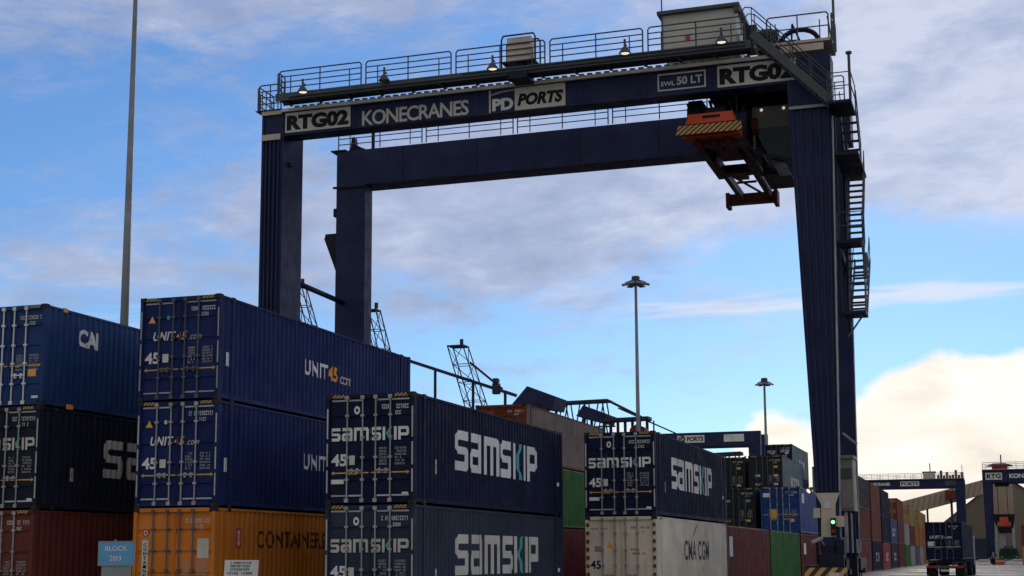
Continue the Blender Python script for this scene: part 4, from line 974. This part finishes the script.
# ------------------------------------------------------------------ lamp poles
t = thing('light_mast', 'tall plain grey light mast rising behind the bright navy container, its top out of view', 'light mast', (-39.5, 60, 0))
MB().tube((-39.5, 60, 0), (-39.5, 60, 31), .275, 12, .10).build('pole', M['lampgrey'], t, True, True)
MB().box(-39.9, -39.1, 59.6, 60.4, 0, .35).build('base', M['lgrey'], t, True)
hd = MB(); hd.tube((-39.5,60,30.9), (-39.5,60,31.2), .5, 10); hd = hd.build('head_frame', M['lampgrey'], t, True)
for a in range(4): q = Vector((-39.5+1.0*math.cos(a*math.pi/2), 60+1.0*math.sin(a*math.pi/2), 30.9)); MB().box(q.x-.3, q.x+.3, q.y-.3, q.y+.3, q.z-.2, q.z).build('floodlight', M['lampgrey'], hd, True)
def lamp(label, px, py, Y, rad, zoff=0):
    q = at(px, py, Y); t = thing('light_mast', label, 'light mast', (q.x, q.y, 0), 'light masts with a ring of floodlights')
    MB().tube((0,0,0), (0,0,q.z-.3), .25, 10, .12).build('pole', M['lampgrey'], t, smooth=True)
    MB().box(-.5, .5, -.5, .5, 0, .4).build('base', M['lgrey'], t)
    h = MB(); h.tube((0,0,q.z-.30), (0,0,q.z+.22), .30, 10, .40); h.tube((0,0,q.z+.22), (0,0,q.z+.34), .4, 10, .3)
    for a in range(6): h.bar((0,0,q.z+.1), (rad*.75*math.cos(a*math.pi/3+.2), rad*.75*math.sin(a*math.pi/3+.2), q.z-.25), .10)
    h = h.build('head_frame', M['walk'], t)
    for a in range(6):
        c, s = math.cos(a*math.pi/3+.2), math.sin(a*math.pi/3+.2); f = MB()
        f.hexa([(rad*k*c-w_*s, rad*k*s+w_*c, q.z-dz) for k, w_, dz in ((.45,-.30,.40),(1.0,-.30,.50),(1.0,.30,.50),(.45,.30,.40))], [(rad*k*c-w_*s, rad*k*s+w_*c, q.z-dz) for k, w_, dz in ((.45,-.26,.18),(1.0,-.2,.38),(1.0,.2,.38),(.45,.26,.18))])
        f.build('floodlight', M['lampgrey'], h)
lamp('tall light mast with floodlight ring standing alone in the middle of the sky', 635.6, 280, 125., 1.25)
lamp('slimmer light mast with floodlight ring, right of the distant crane leg', 764.2, 381, 165., 1.05)

# ------------------------------------------------------------------ dock cranes, booms and frames behind the stacks
def lattice(b, p, q, w0, w1, n, r, ax=(1,0,0), ay=(0,1,0)):
    p = Vector(p); q = Vector(q); ax = Vector(ax); ay = Vector(ay)
    def cor(i):
        f = i/n; w = w0+(w1-w0)*f; c = p.lerp(q, f); return [c+ax*w*sx/2+ay*w*sy/2 for sx, sy in ((-1,-1),(1,-1),(1,1),(-1,1))]
    for i in range(n):
        a = cor(i); c = cor(i+1)
        for k in range(4):
            b.tube(a[k], c[k], r*1.4, 5); b.tube(a[k], c[(k+1)%4] if i % 2 else c[(k-1)%4], r*.8, 4); b.tube(c[k], c[(k+1)%4], r*.8, 4)
    return b
M['dock'] = mat('dock_steel', (.028, .034, .058), .55, rust=.25)
YD = 140.
def mast(label, top, foot, w0, w1, y, n=11):
    a = at(*foot, y); c = at(*top, y); d = (a-c); a = c+d*(c.z/(c.z-a.z))          # carried down to the quay
    t = thing('lattice_mast', label, 'lattice mast', (a.x, a.y, 0), 'lattice masts behind the container stacks')
    a.z = .25
    lattice(MB(), a, c, w1, w0, n, .048).build('lattice', M['dock'], t, True)
    MB().box(a.x-w1*.7, a.x+w1*.7, a.y-w1*.7, a.y+w1*.7, 0, .3).build('base', M['lgrey'], t, True)
    b = MB(); b.box(c.x-w0*.55, c.x+w0*.55, c.y-w0*.5, c.y+w0*.5, c.z, c.z+.12); b.tube((c.x+.4,c.y,c.z+.25), (c.x+.4,c.y,c.z+.8), .2, 6); b.build('head', M['dock'], t, True); return t
mast('open lattice mast just right of the front left crane leg', (299, 287), (309, 325), 1.1, 1.6, 130., 14)
mast('open lattice mast just right of the rear left crane leg', (372.5, 311), (381, 347), 1.2, 1.7, 130., 13)
mast('dark leaning lattice mast crossed by the sloping boom', (458, 347), (475, 403), 1.7, 2.2, YD, 12)
a = at(405, 359.5, YD); c = at(516, 395.5, YD)
t = thing('conveyor_boom', 'long dark sloping boom running down past the leaning lattice mast', 'boom', (c.x, c.y, 0))
a2 = a+(a-c)*.9
MB().bar(a2, c, .6, .34).build('boom', M['dock'], t, True)
b = MB()
for f in (.35, .62, .80, .95): p = a2.lerp(c, f); b.tube((p.x, p.y, 0), p, .16, 6)
p = a2.lerp(c, .91); b.box(p.x-.35, p.x+.3, p.y-.4, p.y+.4, p.z-.5, p.z+.6); b.box(p.x-.3, p.x+.2, p.y-.4, p.y+.4, p.z+.7, p.z+1.1); b.build('support', M['dock'], t, True)
p = a2.lerp(c, .80); b = MB(); b.tube(p+Vector((-.3,0,2.0)), p+Vector((3.2,0,-.9)), .13, 6); b.build('strut', M['dock'], t, True)
def tilted(label, pts, y, depth):
    P4 = [at(px, py, y) for px, py in pts]; c = sum(P4, Vector())/4
    t = thing('loading_hopper', label, 'hopper', (c.x, c.y, 0), 'dark blue hoppers above the rust brown container')
    b = MB(); n = len(P4); b.add(P4+[p+Vector((0, depth, 0)) for p in P4], [(i,(i+1)%n,(i+1)%n+n,i+n) for i in range(n)]+[tuple(range(n)), tuple(range(2*n-1,n-1,-1))]); b.build('hopper_body', M['crane'], t, True)
    b = MB()
    for dx in (-1, 1):
        for dy in (.6, depth-.6): b.tube((c.x+dx, c.y+dy, 0), (c.x+dx, c.y+dy, c.z-.2), .15, 6)
    b.build('leg', M['dock'], t, True)
tilted('larger dark blue tilted hopper at the lower end of the sloping boom', [(512, 404), (527, 386), (556, 396.5), (553, 409)], YD-2, 4)
tilted('smaller dark blue tilted hopper right of the larger one, under the truss', [(576, 416), (583, 405), (607, 414), (604, 423)], YD-2, 4)
q0 = at(552, 403, YD+8); q1 = at(607, 400, YD+8); q2 = at(643, 418, YD+8)
t = thing('truss_walkway', 'dark truss frame with raking legs above the rust brown container, sloping down to the pole', 'truss', (q1.x, q1.y, 0))
b = MB(); b.bar(q0, q1, .3, .24); b.bar(q0+Vector((0,2,0)), q1+Vector((0,2,0)), .3, .22)
for i in range(6): p = q0.lerp(q1, i/5); b.bar(p, p+Vector((0,2,0)), .2)
MBt = b.build('top_chord', M['dock'], t, True)
b = MB()
for f in (.22, .55, .88):
    p = q0.lerp(q1, f)
    for dx in (-1.0, .9):
        b.tube((p.x+dx*3.4, p.y, 0), p+Vector((dx*.2,0,0)), .08, 5); b.tube((p.x+dx*3.4, p.y+2, 0), p+Vector((dx*.2,2,0)), .08, 5)
    b.tube((p.x-1.6, p.y, p.z-2.8), (p.x+1.6, p.y, p.z-2.8), .1, 5)
b.build('leg', M['dock'], t, True)
b = MB(); b.tube(q1, q2+(q2-q1)*.2, .16, 6); b.build('stay', M['dock'], t, True)
def gantry_frame(label, pa, pb, y, n, down=14):
    a = at(*pa, y); c = at(*pb, y); t = thing('pipe_gantry', label, 'gantry', ((a.x+c.x)/2, y, 0), 'low dark gantries behind the stacks')
    b = MB(); b.bar(a, c, 1.6, .30); b.build('deck', M['dock'], t, True)
    for i in range(n):
        p = a.lerp(c, (i+.3)/(n-.4)); b = MB()
        for dx in (0, .55): b.tube((p.x+dx, y, 0), (p.x+dx, y, p.z-.2), .075, 5)
        b.tube((p.x, y, p.z-1.3), (p.x+.55, y, p.z-2.2), .08, 4); b.build('leg', M['dock'], t, True)
    b = MB()
    for k in (1.5, 2.6): b.tube(a+Vector((0,0,-k)), c+Vector((0,0,-k)), .07, 4)
    b.build('bracing', M['dock'], t, True)
    return t
gantry_frame('dark flat gantry on posts just above the container on the refrigerated one', (602, 421), (650, 418.5), 130., 7)
gantry_frame('dark flat gantry on posts under the distant crane girder', (697, 456), (742, 453.5), 130., 5)
q0 = at(655, 427, 240); q1 = at(684, 437, 240); t = thing('stay_cable', 'thin dark cable sloping down to the distant crane girder', 'cable', (q1.x, q1.y, 0))
b = MB(); b.tube(at(618, 408, 240), q1, .13, 5); b.tube((q1.x, q1.y, 0), q1, .14, 5); b.build('cable', M['dock'], t, True)
# rubble-like machinery seen between the gantry posts
t = thing('scrap_grab', 'reddish machine part seen among the gantry posts', 'grab', tuple(at(640, 430, 128).xy)+(0,))
q = at(640, 430, 128); b = MB(); b.box(q.x-.7, q.x+.7, q.y-.7, q.y+.7, 0, q.z-.7); b.build('pedestal', M['dock'], t, True); b = MB(); b.prism([(q.x-.9,q.z-.7),(q.x+1.0,q.z-.7),(q.x+.5,q.z+.2),(q.x-.2,q.z+.5),(q.x-.8,q.z+.1)], 'y', q.y-.6, q.y+.6); b.build('grab_body', M['rust_red'], t, True)

# ------------------------------------------------------------------ shed, conveyor gallery and tower at the far end
YS = 430.
ap = at(1003, 475, YS); el_ = at(946, 520.5, YS); er = ap.x+(ap.x-el_.x)*1.15
t = thing('storage_shed', 'big dull brown gabled storage shed closing the far end of the road', 'shed', (ap.x, YS, 0))
eh = el_.z
b = MB(); b.prism([(el_.x, 0), (er, 0), (er, eh), (ap.x, ap.z-.6), (el_.x, eh)], 'y', YS, YS+80); b.build('wall', M['shed'], t, True)
b = MB(); 
for s, xe in ((-1, el_.x), (1, er)):
    b.add([(xe+s*.6, YS-.6, eh-.35), (ap.x, YS-.6, ap.z), (ap.x, YS+80.6, ap.z), (xe+s*.6, YS+80.6, eh-.35), (xe+s*.6, YS-.6, eh-.75), (ap.x, YS-.6, ap.z-.4), (ap.x, YS+80.6, ap.z-.4), (xe+s*.6, YS+80.6, eh-.75)], [(0,1,2,3),(4,5,6,7),(0,1,5,4),(2,3,7,6),(0,3,7,4),(1,2,6,5)])
b.build('roof', M['walk'], t, True)
b = MB()
for i in range(30): x = el_.x+.6+i*(er-el_.x-1)/30; zt_ = eh+(ap.z-eh)*(1-abs(x-ap.x)/(ap.x-el_.x if x < ap.x else er-ap.x)); b.box(x, x+.25, YS-.12, YS-.003, 0, max(3, zt_-1.2))
b.build('cladding_rib', M['shed'], t, True)
b = MB(); b.box(ap.x-9, ap.x-5, YS-.2, YS-.121, 0, 6); b.build('door', M['dock'], t, True)
# tower with dark hopper below
qa = at(992, 484, 330); qb = at(1014, 514, 330)
t = thing('hopper_tower', 'pale brown clad hopper tower with dark underside behind the right hand crane', 'tower', ((qa.x+qb.x)/2, 330, 0))
b = MB(); b.box(qa.x, qb.x, 330, 336, qb.z, qa.z)
for i in range(14): b.box(qa.x+.1+i*(qb.x-qa.x)/14, qa.x+.28+i*(qb.x-qa.x)/14, 329.88, 329.998, qb.z, qa.z)
b.build('cladding', M['shed2'], t, True)
b = MB(); b.hexa([(qa.x+1,330.5,qb.z-4),(qb.x-.5,330.5,qb.z-4),(qb.x-.5,335.5,qb.z-4),(qa.x+1,335.5,qb.z-4)], [(qa.x-.4,329.7,qb.z-.003),(qb.x+.2,329.7,qb.z-.003),(qb.x+.2,336.2,qb.z-.003),(qa.x-.4,336.2,qb.z-.003)]); b.build('hopper', M['crane_dark'], t, True)
b = MB()
for x in (qa.x+.3, qb.x-.3):
    for y in (330.6, 335.4): b.box(x-.3, x+.3, y-.3, y+.3, 0, qb.z-.01)
b.box(qa.x+.65, qb.x-2.0, 331, 331.4, 0, qb.z-4.4); b.build('leg', M['lgrey'], t, True)
# gallery
ga = at(885, 513.5, 400); gb_ = at(986, 486.5, 400)
t = thing('conveyor_gallery', 'brown enclosed conveyor gallery sloping up to the shed', 'conveyor', ((ga.x+gb_.x)/2, 400, 0))
MB().bar(ga, gb_, 4, 3.6).build('gallery', M['shed2'], t, True)
b = MB()
for i in range(18): p = ga.lerp(gb_, i/18)+Vector((0,-2.06,0)); b.bar(p+Vector((-.4,0,-1.7)), p+Vector((.4,0,1.7)), .14, .1)
b.build('cladding_rib', M['shed'], t, True)
b = MB(); p = ga.lerp(gb_, .42)
for dx in (0., ): b.bar((p.x+dx, 400, 0), (p.x+dx, 400, p.z-1.75), .5)
p = ga.lerp(gb_, .72); b.bar((p.x-1.2, 400, 0), (p.x, 400, p.z-1.75), .4); b.bar((p.x+1.2, 400, 0), (p.x, 400, p.z-1.75), .4); b.build('trestle', M['dock'], t, True)
t = thing('red_cabin', 'red cabin box fixed under the gallery left of the distant crane leg', 'cabin', tuple(at(951, 493, 396).xy)+(0,))
q = at(951, 493, 396); MB().box(q.x-1.5, q.x+1.5, 394.5, 397.5, q.z-1.5, q.z+.6).build('cabin_body', M['rust_red'], t, True); MB().box(q.x-.3, q.x+.3, 395.6, 396.4, 0, q.z-1.61).build('leg', M['dock'], t, True)
# low quayside buildings far behind everything
rb = random.Random(3)
for i, (xa, wd, ht, lb) in enumerate(((-190, 60, 8, 'long low grey shed far away on the left behind the stacks'), (-112, 46, 7, 'lower grey blue shed far away behind the middle stacks'), (60, 70, 9, 'long grey shed far away beyond the right edge'))):
    t = thing('quay_building', lb, 'building', (xa+wd/2, 620, 0)); b = MB(); b.prism([(xa,0),(xa+wd,0),(xa+wd,ht),(xa+wd/2,ht+4),(xa,ht)], 'y', 620, 650); b.build('wall', M['shed' if i != 1 else 'steel_blue'], t, True)
    b = MB()
    for k_ in range(5): b.box(xa+4+k_*wd/5, xa+8+k_*wd/5, 619.9, 619.998, 0, 5)
    b.build('door', M['walk'], t, True)

# ------------------------------------------------------------------ lorry with container
LX, LY = -3.15, 104.
lc = t = container('navy container with pale door lettering riding on the lorry trailer', LX+W40/2, LY, 1.18, L40, W40, 2.591, col='navy', marks=90, rod='rod_dark', hatch=False)
door_text(t, 'UNIT45.com', W40, 2.591, .12, .72, .36, .44, 'paintw', .03, .2); plate(t, W40, [(-.44*W40, -.24*W40, .95, 1.25)], 'paintw'); plate(t, W40, [(-.45*W40, .45*W40, .86, .90)], 'painty')
lo = thing('lorry', 'dark articulated lorry driving away along the road with a navy container', 'lorry', (LX, LY, 0))
c_ = lambda mb, nm, mt, par=lo: mb.build(nm, M[mt], par, True)
b = MB()
for x in (-.55, .45): b.box(LX+x, LX+x+.12, LY-.05, LY+12.6, .82, 1.14)
for i in range(7): b.box(LX-1.1, LX+1.1, LY+.1+i*2, LY+.3+i*2, 1.02, 1.165)
ch = c_(b, 'chassis', 'crane_dark')
b = MB(); b.box(LX-1.22, LX+1.22, LY-.14, LY+.0, .62, .80); c_(b, 'bumper', 'walk')
for i, x in enumerate((-1.05, -.75, .45, .75, 1.02)): b = MB(); b.box(LX+x-.13, LX+x+.13, LY-.20, LY-.142, .64, .78); c_(b, 'tail_light', 'glow_r')
b = MB(); b.box(LX-.28, LX+.28, LY-.18, LY-.142, .40, .54); c_(b, 'number_plate', 'signwhite')
for x in (-.95, .95): b = MB(); b.box(LX+x-.3, LX+x+.3, LY+.2, LY+.24, .12, .8); c_(b, 'mud_flap', 'rubber')
for y in (1.2, 2.5, 3.8, 10.6, 14.6):
    for x in (-.98, .98): wheel(lo, LX+x, LY+y, .50, .42)
b = MB(); b.box(LX-1.2, LX+1.2, LY+13.0, LY+15.2, .75, 3.0); b.box(LX-1.0, LX+1.0, LY+13.1, LY+15.0, 3.0, 3.5); c_(b, 'cab', 'cai_blue'); b = MB(); b.box(LX-1.1, LX+1.1, LY+15.2, LY+15.23, 1.7, 2.7); c_(b, 'windscreen', 'glass')

lo.rotation_euler.z = lc.rotation_euler.z = R(-2.4)
# ------------------------------------------------------------------ green machine and worker under the far right crane
q = at(1009, 554, 262)
t = thing('yard_tractor', 'dark green yard tractor parked under the right hand distant crane', 'tractor', (q.x, 262, 0))
c_ = lambda mb, nm, mt, par=t: mb.build(nm, M[mt], par, True)
b = MB(); b.prism([(q.x-1.6,.8),(q.x+1.6,.8),(q.x+1.6,2.0),(q.x+1.3,2.6),(q.x-1.3,2.6),(q.x-1.6,2.0)], 'y', 262, 266); c_(b, 'body', 'dgreen'); b = MB(); b.box(q.x-1.1, q.x+1.1, 261.95, 261.998, 1.5, 2.4); c_(b, 'windscreen', 'glass'); b = MB(); b.box(q.x-.8, q.x+.8, 263, 265, 2.601, 3.0); c_(b, 'beacon_rack', 'walk')
for x in (-1.2, 1.2):
    for y in (262.6, 265.4): wheel(t, q.x+x, y, .6, .45)
b = MB()
for x in (-1.2, 1.2): b.box(q.x+x-.14, q.x+x+.14, 261.9, 261.998, 1.0, 1.2)
b.each('headlight', M['lgrey'], t, True)
def person(x, y, s=1.0):
    me = bpy.data.meshes.new('p'); J = [(0,0,.98),(0,0,1.2),(0,0,1.42),(0,0,1.52),(0,-.02,1.64),(0,-.02,1.78), (-.1,0,.92),(-.12,.06,.5),(-.12,.12,.08),(-.12,.0,.03), (.1,0,.92),(.12,-.06,.5),(.12,-.02,.08),(.12,-.14,.03), (-.19,0,1.42),(-.25,.04,1.14),(-.27,-.06,.9),(.19,0,1.42),(.25,.02,1.14),(.26,-.1,.92)]
    E_ = [(0,1),(1,2),(2,3),(3,4),(4,5),(0,6),(6,7),(7,8),(8,9),(0,10),(10,11),(11,12),(12,13),(2,14),(14,15),(15,16),(2,17),(17,18),(18,19)]
    rd = [.15,.15,.16,.06,.095,.07,.10,.07,.05,.045,.10,.07,.05,.045,.065,.05,.038,.065,.05,.038]
    me.from_pydata([(a*s, b*s, c*s) for a, b, c in J], E_, []); o = bpy.data.objects.new('p', me); COL.objects.link(o)
    o.modifiers.new('s', 'SKIN'); o.modifiers.new('d', 'SUBSURF').levels = 1
    for i, v in enumerate(me.skin_vertices[0].data): v.radius = (rd[i]*s, rd[i]*s); v.use_root = (i == 0)
    m2 = bpy.data.meshes.new_from_object(o.evaluated_get(bpy.context.evaluated_depsgraph_get())); bpy.data.objects.remove(o)
    t = thing('person', 'worker in dark clothes and pale helmet standing beside the distant crane leg', 'person', (x, y, 0))
    mobj('body', m2, M['skin'], t, True)
    v = MB(); v.tube((0,0,.92), (0,0,1.45), .215, 12, .20); v.build('vest', M['hiviz'], t, smooth=True)
    for sx, dy in ((-1, .06), (1, -.05)): MB().path([(sx*.1,0,.95), (sx*.12,dy,.5), (sx*.12, .1 if sx < 0 else -.02, .1)], .115, 10).build('trouser_leg', M['navy'], t, smooth=True)
    h = MB(); h.tube((0,-.02,1.70), (0,-.02,1.83), .125, 12, .05); h.build('helmet', M['signwhite'], t, smooth=True)
q = at(993.5, 557, 225); person(q.x, 225)

for i, (px, lb, m1) in enumerate(((964, 'orange road barrier just right of the lorry, near the distant crane', 'spread'), (984, 'white road barrier between the lorry and the worker', 'signwhite'), (999, 'orange road barrier between the worker and the green tractor', 'spread'), (1018, 'pale road barrier right of the green tractor', 'signwhite'))):
    q = at(px, 557, 228+i*3); t = thing('road_barrier', lb, 'barrier', (q.x, q.y, 0), 'road barriers under the distant crane')
    MB().prism([(-.28,0),(.28,0),(.22,.25),(.10,.40),(.08,.85),(-.08,.85),(-.10,.40),(-.22,.25)], 'x', -.8, .8).build('barrier_body', M[m1], t)
    MB().box(-.805, .805, -.10, .10, .50, .62).build('reflective_band', M['paintw' if m1 == 'spread' else 'redm'], t)
# ------------------------------------------------------------------ signs in front of the stacks
sY = 24.
a = at(98.5, 541.2, sY); c = at(133.5, 565.8, sY)
t = thing('block_sign', 'light blue BLOCK 203 sign on a grey post before the orange container', 'sign', ((a.x+c.x)/2, sY, 0))
b = MB(); b.box(a.x, c.x, sY, sY+.02, c.z, a.z); bd = b.build('board', M['signblue'], t, True)
o2 = wloc(bd); wd, hg = c.x-a.x, a.z-c.z
fr = rects([(a.x, c.x, a.z-.02, a.z), (a.x, c.x, c.z, c.z+.02), (a.x, a.x+.02, c.z+.021, a.z-.021), (c.x-.02, c.x, c.z+.021, a.z-.021)]); front_mesh('border', ([(u-o2.x, v-o2.z) for u, v in fr[0]], fr[1]), sY-.003-o2.y, M['lgrey'], bd)
for s_, f0, f1, z0, z1 in (('BLOCK', .20, .82, .60, .80), ('203', .32, .66, .20, .40)):
    qd = place(text_polys(s_, .01), a.x+wd*f0, a.x+wd*f1, c.z+hg*z0, c.z+hg*z1); front_mesh('lettering', ([(u-o2.x, v-o2.z) for u, v in qd[0]], qd[1]), sY-.004-o2.y, M['paintw'], bd)
b = MB(); b.box(a.x+.07, c.x-.11, sY+.022, sY+.10, 0, a.z-.05); b.build('post', M['galv'], t, True)
b = MB(); b.tube(((a.x+c.x)/2-.03, sY+.01, a.z-.02), ((a.x+c.x)/2-.03, sY+.01, a.z+.025), .02, 8); b.build('bolt', M['lgrey'], t, True)
sY = 26.
a = at(225, 560, sY); c = at(258, 585, sY)
t = thing('notice_sign', 'white notice board with lines of small text before the orange container', 'sign', ((a.x+c.x)/2, sY, 0))
b = MB(); b.hexa([(a.x-.03,sY,c.z),(c.x-.03,sY,c.z),(c.x-.03,sY+.02,c.z),(a.x-.03,sY+.02,c.z)], [(a.x,sY,a.z),(c.x,sY,a.z-.005),(c.x,sY+.02,a.z-.005),(a.x,sY+.02,a.z)]); bd = b.build('board', M['signwhite'], t, True)
o2 = wloc(bd); rr = random.Random(2); wd = c.x-a.x
gl = join([glyphs(a.x+wd*x0-o2.x, a.x+wd*x1-o2.x, a.z-dz-.045-o2.z, a.z-dz-o2.z, n_, rr) for dz, x0, x1, n_ in ((.035, .18, .80, 14), (.10, .18, .76, 12), (.165, .16, .74, 11), (.24, .08, .84, 11), (.32, .12, .8, 12))])
front_mesh('lettering', gl, sY-.004-o2.y, M['black'], bd)
b = MB(); b.tube(((a.x+c.x)/2, sY+.055, 0), ((a.x+c.x)/2, sY+.055, a.z-.1), .03, 8); b.build('post', M['galv'], t, True)
